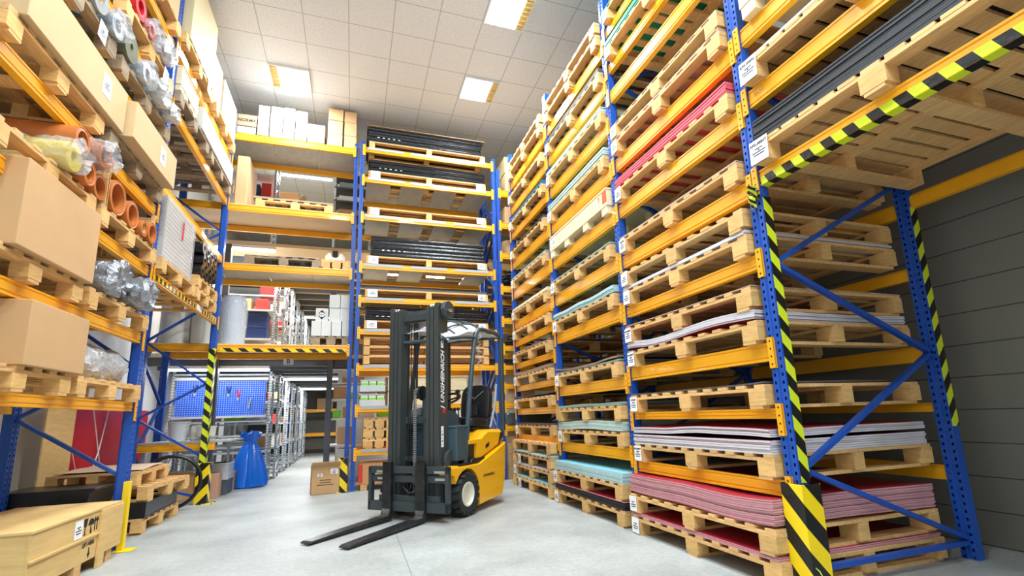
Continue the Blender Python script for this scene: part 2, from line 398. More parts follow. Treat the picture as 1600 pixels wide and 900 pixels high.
# ------------------------------------------------------------ racks
POST_W, POST_D = 0.10, 0.085
def post_mesh(H, m=None):
    w, d = POST_W / 2, POST_D / 2
    out = [(-w, -d), (-.012, -d), (-.008, -d + .008), (.008, -d + .008), (.012, -d), (w, -d), (w, d - .02), (w - .012, d), (w - .03, d), (w - .03, d - .01), (-w + .03, d - .01), (-w + .03, d), (-w + .012, d), (-w, d - .02)]
    return MB().prism(out, 0, H, 'z').mesh('upright', m or BLUH)
BM = {}
def beam_mesh(L, h):
    key = (round(L, 3), round(h, 3))
    if key in BM: return BM[key]
    g = .006; c = .012
    pr = [(0, 0), (0, c), (g, c + .004), (g, c + .012), (0, c + .016), (0, h - c - .016), (g, h - c - .012), (g, h - c - .004), (0, h - c), (0, h), (.03, h), (.03, h - .02), (.05, h - .02), (.05, 0)]
    BM[key] = MB().prism(pr, 0, L, 'x').mesh('crossbar', YEL); return BM[key]
CM = None
def connector_mesh():
    global CM
    if CM: return CM
    m = MB().box(0, .045, -.012, -.004, -.17, .03).box(0, .006, -.012, .05, -.17, .03); m.cur = 1
    for i in range(4):
        m.add([(.022 + .007 * math.cos(2 * PI * k / 8), -.0126, -.145 + i * .05 + .007 * math.sin(2 * PI * k / 8)) for k in range(8)], [tuple(range(8))])
    CM = m.mesh('connector', [YEL, BLACK]); return CM
def rack(name, label, origin, rz, posts, H, depth, bays, rear_posts=True, feet=True, brace_list=None, rear=True, hlist=None, narrow=()):
    """local x along the rack, y into it. bays: per bay a list of (z_top, height)"""
    t = thing(name, label, 'pallet rack', origin, rz)
    for i, px in enumerate(posts):
        hh = hlist[i] if hlist else H
        pm = post_mesh(hh)
        for k, y in enumerate((0, depth) if rear_posts else (0,)):
            p = link('upright', pm, t, (px, y + POST_D / 2 + .0, 0))
            if i in narrow: p.scale.x = .62
            if feet: MB().box(-.065, .065, -.06, .06, 0, .012).build('foot_plate', GALV, p)
        if rear_posts:
            for a, b in (brace_list or [(.12, .12), (.69, .15), (.69, 1.43), (2.02, 1.43), (2.02, 2.77), (3.36, 2.77), (3.36, 4.1), (4.7, 4.1), (4.7, 5.3)]):
                MB().bar((px, POST_D, a), (px, depth, b), .03, .04, (1, 0, 0)).build('brace', BLU, t)
    for i, levels in enumerate(bays):
        x0, x1 = posts[i] + POST_W / 2, posts[i + 1] - POST_W / 2
        for (z, h) in levels:
            me = beam_mesh(x1 - x0, h)
            b = link('crossbar', me, t, (x0, .012, z - h))
            c = link('connector', connector_mesh(), b, (-.045, -.012, h))
            c = link('connector', connector_mesh(), b, (x1 - x0 + .045, -.012, h)); c.scale.x = -1
            if rear:
                b2 = link('crossbar', me, t, (x1, depth + POST_D - .012, z - h), PI)
    return t
XR = 2.56
A = [(5.30, .10), (4.845, .10), (4.525, .14), (3.705, .14), (3.185, .135), (2.63, .125), (2.095, .10), (1.49, .12), (1.066, .066), (.622, .10)]
B = [(5.19, .14), (4.71, .14), (4.22, .14), (3.68, .13), (3.17, .14), (2.66, .15), (2.13, .14), (1.42, .12), (.722, .115)]
C = [(5.18, .14), (4.71, .15), (4.225, .125), (3.70, .14), (3.18, .15), (2.63, .13), (2.30, .10), (1.912, .085), (1.54, .085), (1.172, .09), (.775, .075)]
D0 = [(5.15, .11), (4.40, .13), (3.75, .13), (3.255, .13), (2.655, .11)]
RP = [0, 1.78, 3.58, 5.39, 8.17]   # local x = 7.82 - Y
R = rack('pallet_rack', 'tall blue and yellow pallet rack along the right wall, full of sheet stacks', (XR, 7.82, 0), -PI / 2, RP, 5.75, 1.46, [C, B, A, D0])
def tape_face(parent, x0, x1, z0, z1, y, m, name='hazard_tape', th=.002, label='yellow and black striped tape'):
    return MB().box(x0, x1, y - th, y, z0, z1).build(name, m, parent, label=label)
# tape on the near face of the first frame (the face that looks along the rack towards the camera)
MB().box(0, .003, -POST_D / 2 + .012, POST_D / 2 - .004, .62, 2.47).build('hazard_tape', hazard('hazard_tape_side', .18, 1.1, 'z', 'y'), R, (RP[3] + POST_W / 2, POST_D / 2, 0), label='yellow and black striped tape')
MB().box(0, .003, -POST_D / 2 + .004, POST_D / 2 - .012, .9, 2.55).build('hazard_tape', hazard('hazard_tape_side2', .18, -1.1, 'z', 'y'), R, (RP[3] + POST_W / 2, 1.46 + POST_D / 2, 0), label='yellow and black striped tape')
g = MB().prism([(-.078, -.02), (-.07, -.075), (.085, -.075), (.085, .075), (.078, .075), (.078, -.068), (-.063, -.068), (-.071, -.02)], 0, .615, 'z')
g.build('upright_guard', HZG, R, (RP[3], POST_D / 2 - .0, 0), bevel=.003, label='striped yellow and black steel guard')
MB().box(0, 2.6, -.003, -.0005, 0, .055).build('hazard_tape', HZB, R, (RP[3] + .06, .012, 2.548), label='yellow and black striped tape')
MB().prism([(-.003, 0), (.05, -.006), (.052, -.004), (-.001, .002)], 0, 2.6, 'x').build('hazard_tape', HZB, R, (RP[3] + .06, .010, 2.543), label='yellow and black striped tape')
# loose knot of tape on the post where the gate beam meets it
kn = MB()
for i in range(7):
    a = i * .9; kn.tube([(0, -.012, .0), (.03 * math.cos(a), -.03 - .01 * (i % 3), .05 * math.sin(a)), (.06 * math.cos(a + .5), -.02, .09 * math.sin(a + .4) - .03)], [.012, .016, .004], 5)
kn.jitter(.02, 12, 3).build('tape_knot', hazard('tape_knot_m', .05, 1.0), R, (RP[3] + .02, 0, 2.50), smooth=True, label='torn knot of striped tape')
# a torn shred of tape at the foot guard
MB().tube([(0, 0, .16), (.05, -.02, .15), (.10, -.03, .09), (.10, -.03, .03), (.06, -.02, .01)], .003, 6).build('tape_shred', mat('lime_shred', (200, 215, 60), .4), R, (RP[3] + .07, 0, 0), smooth=True, label='loose yellow tape shred')

# left rack
FL = -1.96
N = [(5.22, .10), (4.50, .10), (3.985, .10), (3.305, .11), (2.66, .10), (1.985, .10), (1.315, .08)]
F = [(5.31, .11), (4.58, .11), (3.63, .11), (2.655, .10)]
LP = [0, 2.72, 5.37]               # local x = Y - 2.96
LK = rack('pallet_rack', 'tall blue and yellow pallet rack along the left wall, full of rolls and boxes', (FL, 2.96, 0), PI / 2, LP, 6.0, .88, [N, F],
          brace_list=[(.10, .35), (.66, 1.18), (1.68, 1.20), (1.68, 2.28), (2.9, 2.30), (2.9, 3.45), (4.0, 3.47), (4.05, 4.66), (5.2, 4.7)])
MB().box(-.05, .05, -.003, 0, .55, 2.2).build('hazard_tape', HZP, LK, (LP[2], 0, 0), label='yellow and black striped tape')
MB().box(0, .003, 0, .08, .55, 2.2).build('hazard_tape', hazard('hazard_tape_l2', .18, -.9, 'z', 'y'), LK, (LP[2] - .053, 0, 0), label='yellow and black striped tape')
MB().prism([(-.075, .10), (-.075, -.06), (.075, -.06), (.075, .10), (.069, .10), (.069, -.054), (-.069, -.054), (-.069, .10)], 0, .56, 'z').box(-.12, .1, -.14, .02, 0, .01).build('upright_guard', HZG, LK, (LP[2], 0, 0), bevel=.003, label='striped yellow and black steel guard')
YG = mat('guard_yellow', (246, 208, 20), .4)
MB().prism([(.03, .0), (.03, -.05), (.085, -.05), (.085, .0), (.079, .0), (.079, -.044), (.036, -.044), (.036, .0)], 0, .60, 'z').box(-.02, .12, -.13, .02, 0, .01).build('upright_guard', YG, LK, (LP[1] - .12, 0, 0), bevel=.003, label='plain yellow steel guard')
MB().box(0, 2.5, -.004, 0, .015, .065).build('hazard_tape', HZS, LK, (LP[1] + .08, .012, 2.56), label='yellow and black squared tape')
for z, xx in ((2.57, 4.3), (3.55, 4.2)): MB().box(0, .22, -.006, -.004, .0, .075).build('label_card', PAPER, LK, (xx, .012, z))

# centre rack
CZ = [(5.80, .09), (5.23, .09), (4.545, .10), (3.665, .09), (3.08, .09), (2.545, .09), (1.95, .09), (1.295, .09), (.63, .09)]
CK = rack('pallet_rack', 'narrow blue and yellow pallet rack facing the aisle behind the forklift', (0.03, 8.27, 0), 0, [0, 2.37], 5.9, 1.0, [CZ], narrow=(0, 1))
GR = mat('label_rail_grey', (168, 172, 174), .5)
rnd = random.Random(3)
for z, h in CZ:
    for k, xx in enumerate((.1, .82, 1.62)):
        if (k == 1 and z in (3.08,)) or (k == 2 and z < 3 and z > .7): continue
        dz = .0
        MB().box(0, .62, -.006, -.001, .045, .09).build('label_rail', GR, CK, (xx + rnd.uniform(-.03, .03), .012, z - h + dz))
for z, n_ in ((5.23, 4), (4.545, 4), (3.665, 3)):
    for k in range(4):
        if n_ == 3 and k == 2: continue
        MB().box(0, .42, 0, .93, 0, .018).box(0, .42, 0, .02, -.03, 0).build('deck_panel', DECK, CK, (.08 + k * .60, .05, z - .03), label='grey steel deck panel')
# short bay continuing right, behind the end of the right rack
SZ = [(5.28, .13), (4.63, .12), (4.03, .11), (3.40, .11), (2.80, .10), (2.30, .09), (1.95, .08), (1.62, .08), (1.30, .10), (.90, .09)]
SK = rack('pallet_rack', 'blue and yellow pallet rack end seen past the right rack, right of the forklift', (2.485, 8.27, 0), 0, [0, 1.95], 5.7, 1.0, [SZ], narrow=(0, 1))
# gate rack
MZ = [(5.81, .11), (4.56, .11), (3.57, .11), (2.275, .11)]
MK = rack('pallet_rack', 'blue and yellow gate rack bridging the corridor entrance marked B', (-2.90, 8.40, 0), 0, [0, 2.83], 5.9, .92, [MZ], narrow=(1,))
for z in (5.81, 3.57):
    for k in range(4): MB().box(0, .69, 0, .93, 0, .016).box(0, .69, 0, .012, -.03, 0).box(0, .69, .91, .93, -.05, 0).build('deck_panel', DECK, MK, (.07 + k * .70, .04, z + .001), label='grey steel deck panel')
for z in (4.56, 2.275): MB().box(.06, 2.78, .035, .97, 0, .02).build('deck_board', CHIP, MK, (0, 0, z), label='light chipboard deck')
MB().box(0, 1.80, -.003, 0, .0, .055).build('hazard_tape', HZM, MK, (.97, .012, 2.168), label='yellow and black striped tape')
sg = MB().box(-.08, .08, -.004, 0, -.055, .055).build('aisle_sign', SIGN, MK, (1.82, .93, 2.12), label='grey sign with the letter B')
text('B', .12, INK, sg, (0, -.006, 0), (PI / 2, 0, 0))
gd = MB().prism([(-.075, .0), (-.075, -.05), (.06, -.05), (.06, -.044), (-.069, -.044), (-.069, .0)], 0, .52, 'z').box(-.09, .08, -.1, .0, 0, .01)
gd.build('upright_guard', HZG, MK, (2.83 - .035, 0, 0), bevel=.002, label='striped yellow and black steel guard')

# ------------------------------------------------------------ pallets and sheets
PM = {}
def pallet_proto(Lx, Ly, dark=False, simple=False):
    key = (Lx, Ly, dark)
    if key in PM: return PM[key]
    w = WOODG if dark else WOOD; wb = WOODG if dark else WOODB
    r = random.Random(int(Lx * 100 + Ly * 10))
    top = MB(); ns = max(5, int(Lx / (.155 if Lx not in (1.641, .801) else .118))); p = (Lx - .1) / (ns - 1)
    for i in range(ns):
        x = -Lx / 2 + i * p; ww = (.09 if i % 2 == 0 else .08) if Lx not in (1.641, .801) else .104
        top.box(x + r.uniform(0, .006), x + ww, -Ly / 2 + r.uniform(0, .008), Ly / 2 - r.uniform(0, .008), .135, .156)
    for y in (-Ly / 2, -.05, Ly / 2 - .1): top.box(-Lx / 2, Lx / 2, y + .004, y + .096, .113, .134)
    bl = MB().box(-.07, .07, -.048, .048, .022, .113).mesh('block', wb)
    bb = MB().box(-.055, .055, -Ly / 2 + .004, Ly / 2 - .004, 0, .022).mesh('bottom_board', w)
    PM[key] = (top.mesh('top_deck', w), bl, bb); return PM[key]
def pallet(Lx, Ly, loc, rz, label, group=None, dark=False, tiny=False):
    t = thing('wooden_pallet', label, 'pallet', loc, rz, group)
    a, b, c = pallet_proto(Lx, Ly, dark)
    link('top_deck', a, t)
    for x in (-Lx / 2 + .072, 0, Lx / 2 - .072):
        for y in (-Ly / 2 + .05, 0, Ly / 2 - .05): link('block', b, t, (x, y, 0))
        link('bottom_board', c, t, (x if abs(x) < .01 else x - math.copysign(.017, x), 0, 0))
    return t
def card(parent, loc, rz, txt=None, w=.115, h=.13, tilt=0.0):
    c = MB().box(-w / 2, w / 2, -.0012, 0, -h / 2, h / 2).build('label_card', PAPER, parent, loc, rz, label='white paper label card')
    c.rotation_euler.y = tilt
    if txt: text(txt, w * .185, INK, c, (0, -.0024, h * .30), (PI / 2, 0, 0), bold=.0006)
    m = MB()
    for k, (ww, z) in enumerate(((.03, .012), (.05, -.012), (.04, -.03))): m.box(-w * .36 * ww / .05, w * .36 * ww / .05, -.0022, -.0012, z, z + .007)
    m.box(-.006, .006, -.0022, -.0012, .0, .008)
    m.build('print_lines', INK, c)
    return c
def sheet_mesh(Lx, Ly, t, style, wave, seed, curl=0.0):
    nx, ny = 16, 5; m = MB(); vs = []
    def h(x, y):
        v = wave * noise.noise(Vector((x * 1.6 + seed, y * .8, seed))) if wave else 0
        e = max(0, abs(x) / (Lx / 2) - .6) / .4
        return v + curl * e * e + (abs(wave) * .3)
    for lay in (0, 1):
        for j in range(ny + 1):
            for i in range(nx + 1):
                x = -Lx / 2 + Lx * i / nx; y = -Ly / 2 + Ly * j / ny; vs.append((x, y, max(0, h(x, y)) + lay * t))
    S = (nx + 1) * (ny + 1); f = []; mi = []
    for j in range(ny):
        for i in range(nx):
            a = j * (nx + 1) + i; f.append((a, a + nx + 1, a + nx + 2, a + 1)); mi.append(0); f.append((S + a, S + a + 1, S + a + nx + 2, S + a + nx + 1)); mi.append(0)
    ring = [i for i in range(nx + 1)] + [j * (nx + 1) + nx for j in range(1, ny + 1)] + [ny * (nx + 1) + i for i in range(nx - 1, -1, -1)] + [j * (nx + 1) for j in range(ny - 1, 0, -1)]
    for k in range(len(ring)): a, b = ring[k], ring[(k + 1) % len(ring)]; f.append((a, b, S + b, S + a)); mi.append(1)
    m.v = vs; m.f = f; m.mi = mi
    return m.mesh('sheet', list(SHEET[style]))
GC = [0]
def sheets(x, y, z, rz, Lx, Ly, n, t, style, where, wave=0.0, curl=0.0, what='rubber sheet'):
    """n separate flat sheets lying on one another; returns the top"""
    GC[0] += 1; r = random.Random(GC[0])
    me = sheet_mesh(Lx, Ly, t, style, wave, GC[0] * 3.1, curl)
    nm = style.replace('_', ' '); one = n == 1
    lb = ('lone %s %s on %s' if one else '%s %s stacked on %s') % (nm, what, where)
    for i in range(n):
        o = link(what.replace(' ', '_'), me, None, (x + r.uniform(-.006, .006), y + r.uniform(-.006, .006), z + .001 + i * (t + .0015)), rz + r.uniform(-.002, .002))
        tag(o, lb, 'sheet', None if one else '%s sheets %s' % (nm, where))
    return z + n * (t + .0015) + abs(wave) * .5
ORD = ['floor', 'lowest beam', 'second beam', 'third beam', 'fourth beam', 'fifth beam', 'sixth beam', 'seventh beam', 'eighth beam', 'ninth beam', 'tenth beam', 'eleventh beam']
def load(bay, lev, z, yc, Lx, Ly, layers, xface=XR - .045, cardtxt=None, dark=False):
    """layers from the bottom: 'p' a pallet, or (style, n, t, wave, curl)"""
    w = '%s, %s of right rack' % (ORD[lev], bay); np_ = 0; tot = sum(1 for l in layers if l == 'p')
    xc = xface + Ly / 2
    for l in layers:
        if l == 'p':
            np_ += 1
            pos = '' if tot == 1 else {1: 'lower ', 2: 'upper ' if tot == 2 else 'second ', 3: 'third ', 4: 'topmost '}[np_]
            p = pallet(Lx, Ly, (xc + random.uniform(-.012, .0), yc + random.uniform(-.01, .01), z), PI / 2, '%spine pallet on the %s' % (pos, w), dark=dark)
            if np_ == 1 or (tot > 1 and random.random() < .7 and lev > 0) or (lev == 0 and np_ < 4):
                card(p, (Lx / 2 - .07 if tot < 3 else Lx / 2 - .1 - .25 * (np_ % 2), Ly / 2 + .006, .075), PI, cardtxt, tilt=random.uniform(-.06, .06))
            z += .156
        else:
            st, n, t, wv, cu = l
            wh = '%s, %s' % (('floor %s pallet' if lev == 0 else ORD[lev].replace(' beam', '-beam') + ' %s pallet') % ('' if tot == 1 else ('lower' if np_ == 1 else ('upper' if np_ == tot else 'middle'))), bay + ' of right rack')
            z = sheets(xc - .006, yc, z, PI / 2, Lx - .02, Ly - .02, n, t, st, wh.replace('  ', ' '), wv, cu)
    return z
YA, YB, YC = 3.335, 5.145, 6.93
LA, LB, LC, DP = 1.64, 1.64, 1.60, 1.46
a = 'nearest bay'
load(a, 0, 0, YA - .0, 1.68, DP, ['p', ('red', 3, .008, 0, 0), 'p', ('red', 12, .0115, .02, .01)], XR - .11)
load(a, 1, A[9][0], YA, LA, DP, ['p', ('red_white', 6, .013, .0, .0), ('red_white', 4, .011, .05, .0)], cardtxt='AFG-500HT')
load(a, 2, A[8][0], YA, LA, DP, ['p', ('dark_grey', 2, .005, .0, .006)], cardtxt='AFG-500')
load(a, 3, A[7][0], YA, LA, DP, ['p', ('red_white', 5, .011, .03, .0), 'p', ('beige', 1, .006, .01, 0)], cardtxt='AFG-500HT')
load(a, 4, A[6][0], YA, LA, DP, ['p', ('light_grey', 3, .009, .0, .0), 'p'])
load(a, 5, A[5][0], YA, LA, DP, ['p', ('beige', 2, .007, .01, 0)], cardtxt='AFG-500')
load(a, 6, A[4][0], YA, LA, DP, ['p', ('pink', 6, .013, .02, .0)])
load(a, 7, A[3][0], YA, LA, DP, ['p', ('beige', 2, .007, .02, .01), 'p', ('beige', 1, .006, 0, 0)])
load(a, 8, A[2][0] - .001, YA, LA, DP, [])
load(a, 9, A[1][0], YA, LA, DP, ['p', ('dark_green', 6, .012, .0, .0)])
load(a, 10, A[0][0], YA, LA, DP, ['p', ('dark_green', 1, .012, .0, .0)])
b = 'second bay'
load(b, 0, 0, YB, 1.70, DP, ['p', ('black', 5, .011, .02, 0), ('red', 1, .008, 0, 0), 'p', ('pale_blue', 6, .016, .0, .0)], XR - .11)
load(b, 1, B[8][0], YB, LB, DP, ['p', ('pale_green', 7, .012, .02, .0), 'p', ('green', 3, .009, .01, 0)])
load(b, 2, B[7][0], YB, LB, DP, ['p', ('green', 2, .008, .01, 0), ('brown', 2, .008, .03, .01)])
load(b, 3, B[6][0], YB, LB, DP, ['p', ('pale_blue', 6, .011, .04, 0)])
load(b, 4, B[5][0], YB, LB, DP, ['p', ('green', 3, .007, 0, 0)])
load(b, 6, B[3][0], YB, LB, DP, ['p', ('pale_green', 7, .013, 0, 0)])
load(b, 7, B[2][0], YB, LB, DP, ['p', ('pale_green', 4, .011, .01, 0)])
load(b, 8, B[1][0], YB, LB, DP, ['p', ('dark_grey', 4, .011, .01, 0)])
load(b, 9, B[0][0], YB, LB, DP, ['p', ('brown', 1, .006, 0, 0), 'p', ('black', 1, .012, 0, 0)])
c_ = 'third bay'
load(c_, 0, 0, YC, 1.62, DP, ['p', ('pale_blue', 2, .01, 0, 0), 'p', ('light_grey', 2, .008, 0, 0), 'p', ('pale_green', 2, .012, .02, 0), 'p'], XR - .10)
for lev, z, ly in ((1, C[10][0], [('dark_grey', 2, .007, .01, 0)]), (2, C[9][0], [('dark_grey', 2, .008, .03, .01)]), (3, C[8][0], [('brown', 3, .014, .02, 0)]), (4, C[7][0], [('brown', 2, .009, .03, .01)]),
                   (5, C[6][0], []), (6, C[5][0], [('cream', 2, .02, 0, 0)]), (7, C[4][0], [('green', 3, .009, 0, 0)]), (8, C[3][0], [('dark_grey', 3, .009, .01, 0)]),
                   (9, C[2][0], [('blue', 4, .011, .03, 0)]), (10, C[1][0], [('brown', 2, .009, 0, 0)]), (11, C[0][0], [('brown', 1, .006, 0, 0), 'p', ('brown', 1, .006, 0, 0)])):
    load(c_, lev, z, YC, LC, DP, ['p'] + ly)
# crate with an orange corner, second bay
def blocks_crate(loc, rz, Lx, Ly, h, label, corner=True, m=CRATEW):
    t = thing('wooden_crate', label, 'crate', loc, rz)
    q = MB()
    for x in (-Lx / 2 + .07, -Lx / 6, Lx / 6, Lx / 2 - .07):
        for y in (-Ly / 2 + .05, 0, Ly / 2 - .05): link('block', MB().box(-.06, .06, -.045, .045, 0, .09).mesh('block', m), t, (x, y, 0))
    MB().box(-Lx / 2, Lx / 2, -Ly / 2, Ly / 2, .09, .11).box(-Lx / 2, Lx / 2, -Ly / 2, -Ly / 2 + .02, .11, h).box(-Lx / 2, Lx / 2, Ly / 2 - .02, Ly / 2, .11, h).box(-Lx / 2, -Lx / 2 + .02, -Ly / 2 + .02, Ly / 2 - .02, .11, h).box(Lx / 2 - .02, Lx / 2, -Ly / 2 + .02, Ly / 2 - .02, .11, h).build('body', m, t)
    MB().box(-Lx / 2 - .005, Lx / 2 + .005, -Ly / 2 - .005, Ly / 2 + .005, h, h + .018).build('lid', m, t)
    if corner:
        for x in (-Lx / 2 + .05,): MB().box(x - .05, x + .04, Ly / 2, Ly / 2 + .003, .13, h - .01).build('warning_label', ORGL, t, label='orange red label')
        card(t, (Lx / 2 - .15, Ly / 2 + .003, h - .08), PI)
        text('T', .07, INKR, t, (-Lx / 2 + .17, Ly / 2 + .002, h - .06), (PI / 2, 0, PI))
    return t
blocks_crate((XR - .045 + .6, YB, B[4][0]), PI / 2, 1.62, 1.2, .27, 'pale plywood crate with orange corner label on fifth beam, second bay of right rack')
# bay nearest the camera, above the gate
Y0 = 1.10
def load0(lev, z, layers, Lx=1.641, Y0=1.535, near=False):
    w = '%s beam of gate bay%s' % (['lowest', 'second', 'third', 'fourth', 'top'][lev], ', nearer camera' if near else ' at right edge')
    for l in layers:
        if l == 'p':
            p = pallet(Lx, DP, (XR - .06 + DP / 2, Y0, z), PI / 2, 'pine pallet on the %s' % w)
            if not near: card(p, (Lx / 2 - .07, DP / 2 + .006, .09), PI, ['AFG-500HT', 'AFG-500AL', 'AFG-500', None, None][lev], .15, .16, tilt=.03); z += .156
        else:
            z = sheets(XR - .055 + DP / 2, Y0, z, PI / 2, Lx - .04, DP - .03, l[1], l[2], l[0], w, l[3], l[4])
load0(0, D0[4][0], ['p', ('black', 12, .0125, .012, .0)])
load0(1, D0[3][0], ['p', ('black', 1, .008, .01, 0), ('cream', 1, .018, 0, 0)])
load0(3, D0[1][0], ['p', ('light_grey', 2, .01, 0, 0)])
load0(4, D0[0][0], ['p'])
load0(0, D0[4][0], ['p', ('black', 10, .0125, .008, .0)], .801, .27, True)
load0(1, D0[3][0], ['p'], .801, .27, True)
load0(3, D0[1][0], ['p'], .801, .27, True)
cr = blocks_crate((XR - .05 + .6, Y0, D0[2][0]), PI / 2, 2.40, 1.2, .3, 'pale plywood crate with orange label on third beam of gate bay at right edge')

# ------------------------------------------------------------ cartons, rolls, small goods
def carton(w, d, h, loc, rz, label, group=None, m=None, name='carton', cat='box', tape=True, cardp=None, words=None, wm=None, ws=.05, open_top=False):
    t = thing(name, label, cat, loc, rz, group); m = m or CARD
    q = MB()
    if open_top:
        q.box(-w / 2, w / 2, -d / 2, -d / 2 + .006, 0, h).box(-w / 2, w / 2, d / 2 - .006, d / 2, 0, h).box(-w / 2, -w / 2 + .006, -d / 2, d / 2, 0, h).box(w / 2 - .006, w / 2, -d / 2, d / 2, 0, h).box(-w / 2, w / 2, -d / 2, d / 2, 0, .006)
        q.build('body', m, t)
        f = MB(); f.add([(-w / 2, -d / 2, h), (w / 2, -d / 2, h), (w / 2, -d / 2 - .10, h + .06), (-w / 2, -d / 2 - .10, h + .06)], [(0, 1, 2, 3)]); f.add([(w / 2, -d / 2, h), (w / 2, d / 2, h), (w / 2 + .08, d / 2, h + .1), (w / 2 + .08, -d / 2, h + .1)], [(0, 1, 2, 3)])
        f.add([(-w / 2, -d / 2, h), (-w / 2, d / 2, h), (-w / 2 - .05, d / 2, h + .12), (-w / 2 - .05, -d / 2, h + .12)], [(0, 1, 2, 3)])
        o = f.build('flap', m, t); md = o.modifiers.new('thick', 'SOLIDIFY'); md.thickness = .004
    else:
        q.box(-w / 2, w / 2, -d / 2, d / 2, 0, h).build('body', m, t, bevel=min(.006, h * .05))
        MB().box(-w / 2 + .002, w / 2 - .002, -.0015, .0015, h, h + .0015).build('flap_seam', mat('seam_brown', (120, 92, 60), .9), t)
    if tape and not open_top:
        MB().box(-w / 2 - .001, w / 2 + .001, -.025, .025, h + .001, h + .002).box(-w / 2 - .0015, -w / 2 - .0005, -.025, .025, h - .08, h + .002).box(w / 2 + .0005, w / 2 + .0015, -.025, .025, h - .08, h + .002).build('packing_tape', TAPE, t)
    if cardp:
        card(t, (cardp[0], -d / 2 - .001, cardp[1]), 0, None, cardp[2], cardp[3])
    if words: text(words, ws, wm or INK, t, (0, -d / 2 - .001, h * .5), (PI / 2, 0, 0), bold=.0015)
    return t
def roll(L, r, ri, loc, label, m, group=None, wrap=None, axis='x', name='rubber_roll', inner=None, rz=0):
    """hollow roll lying along x; loc is the centre of its lowest line"""
    t = thing(name, label, 'roll', loc, rz, group)
    MB().lathe([(r, -L / 2), (r, L / 2), (r - .006, L / 2), (ri + .02, L / 2 - .004), (ri, L / 2), (ri, -L / 2)], axis, 28, (0, 0, r), True).build('rolled_sheet', m, t, smooth=True)
    if inner: MB().lathe([(ri - .001, -L / 2 + .02), (ri - .001, L / 2 - .012), (ri - .012, L / 2 - .012), (ri - .012, -L / 2 + .02)], axis, 20, (0, 0, r), True).build('core_tube', inner, t, smooth=True)
    if wrap:
        w = MB().lathe([(r * .9, -L / 2 - .02), (r + .012, -L / 2 + .02)] + [(r + .010 + .008 * (i % 2), -L / 2 + L * i / 22) for i in range(1, 22)] + [(r + .014, L / 2), (r + .022, L / 2 + .04), (r * .8, L / 2 + .07), (r * .55, L / 2 + .05)], axis, 44, (0, 0, r))
        w.jitter(.026, 17, r * 50 + loc[1] * 3, .0).build('plastic_wrap', wrap, t, smooth=True)
    return t
# ---- left rack, near bay
PX = FL + .06 - .45
def lp(yc, z, lab, L=1.16, dark=False, cards=False, D=.9, px=None):
    p = pallet(L, D, (px or PX, yc, z), PI / 2, lab, dark=dark)
    if cards: card(p, (L / 2 - .25, -D / 2 - .006, .07), 0, None, .12, .15, tilt=.1)
    return p
nb = 'left rack near bay'
lp(4.98, N[0][0], 'pine pallet under pale box, top beam of left rack near bay'); lp(3.66, N[0][0], 'pine pallet top beam of left rack, nearest the camera')
carton(.82, 1.15, .8, (PX, 4.98, N[0][0] + .157), PI, 'tall pale carton on the top beam of left rack near bay', m=CARDP)
lp(4.95, N[1][0], 'pine pallet under red roll, upper left rack near bay', cards=True); lp(3.62, N[1][0], 'pine pallet under blue tray, upper left rack near bay')
roll(.8, .115, .06, (PX + .05, 4.62, N[1][0] + .158), 'red rubber roll in clear film on upper left rack', REDR, wrap=None)
roll(.8, .085, .04, (PX + .06, 4.86, N[1][0] + .158), 'thin red roll in crumpled film beside larger red roll', REDR, wrap=CLEAR)
roll(.8, .105, .05, (PX + .06, 5.18, N[1][0] + .158), 'white film bundle right of the red rolls, upper left rack', mat('maroon_rubber', (120, 30, 34), .5), wrap=CLEARW)
o = MB().box(-.35, .35, -.45, .45, 0, .02).box(-.35, .35, -.45, -.43, .02, .28).box(-.35, .35, .43, .45, .02, .28).box(-.35, -.33, -.43, .43, .02, .28).box(.33, .35, -.43, .43, .02, .28).build('plastic_tray', BLUP, None, (PX, 3.75, N[1][0] + .157), bevel=.006)
tag(o, 'blue plastic tray on upper left rack near bay', 'tray')
lp(5.0, N[2][0], 'grey weathered pallet under wrapped rolls, right one, left rack', dark=True); lp(3.74, N[2][0], 'grey weathered pallet under wrapped rolls, left one, left rack', dark=True, cards=True)
z = N[2][0] + .158
roll(.86, .12, .055, (PX + .04, 3.95, z), 'hollow grey roll, leftmost on the grey pallets of left rack', GRYR, wrap=None, inner=CARD)
roll(.86, .10, .05, (PX + .05, 4.22, z), 'grey roll in crumpled film, second from left on grey pallets', SILV, wrap=CLEAR)
roll(.86, .13, .03, (PX + .04, 4.50, z), 'olive felt roll between film-wrapped rolls, left rack', OLV)
roll(.86, .10, .05, (PX + .06, 4.80, z), 'hollow silver roll in film right of the olive roll', SILV, wrap=CLEAR, inner=GRYR)
roll(.86, .12, .05, (PX + .06, 5.12, z), 'milky wrapped roll, fourth on the grey pallets of left rack', GRYR, wrap=CLEARW)
roll(.80, .085, .04, (PX + .09, 5.40, z), 'small milky wrapped roll, rightmost on the grey pallets', GRYR, wrap=CLEARW)
lp(4.98, N[3][0], 'grey pallet under the right long carton, left rack', dark=True); lp(3.72, N[3][0], 'pine pallet under the left long carton, left rack')
carton(1.0, .8, .33, (FL - .24, 5.03, N[3][0] + .157), PI / 2, 'long pale carton with label, right one on left rack', m=CARDP, cardp=(.14, .17, .13, .17), tape=False)
carton(1.28, .8, .36, (FL - .30, 3.86, N[3][0] + .157), PI / 2, 'long pale carton with label, left one on left rack', m=CARDP, cardp=(.30, .2, .13, .17), tape=False)
lp(5.0, N[4][0], 'pine pallet under orange brown rolls, right one'); lp(3.76, N[4][0], 'pine pallet under orange brown rolls, left one')
z = N[4][0] + .158
roll(.8, .145, .115, (PX + .05, 4.66, z), 'largest hollow orange brown roll on left rack', BRNR)
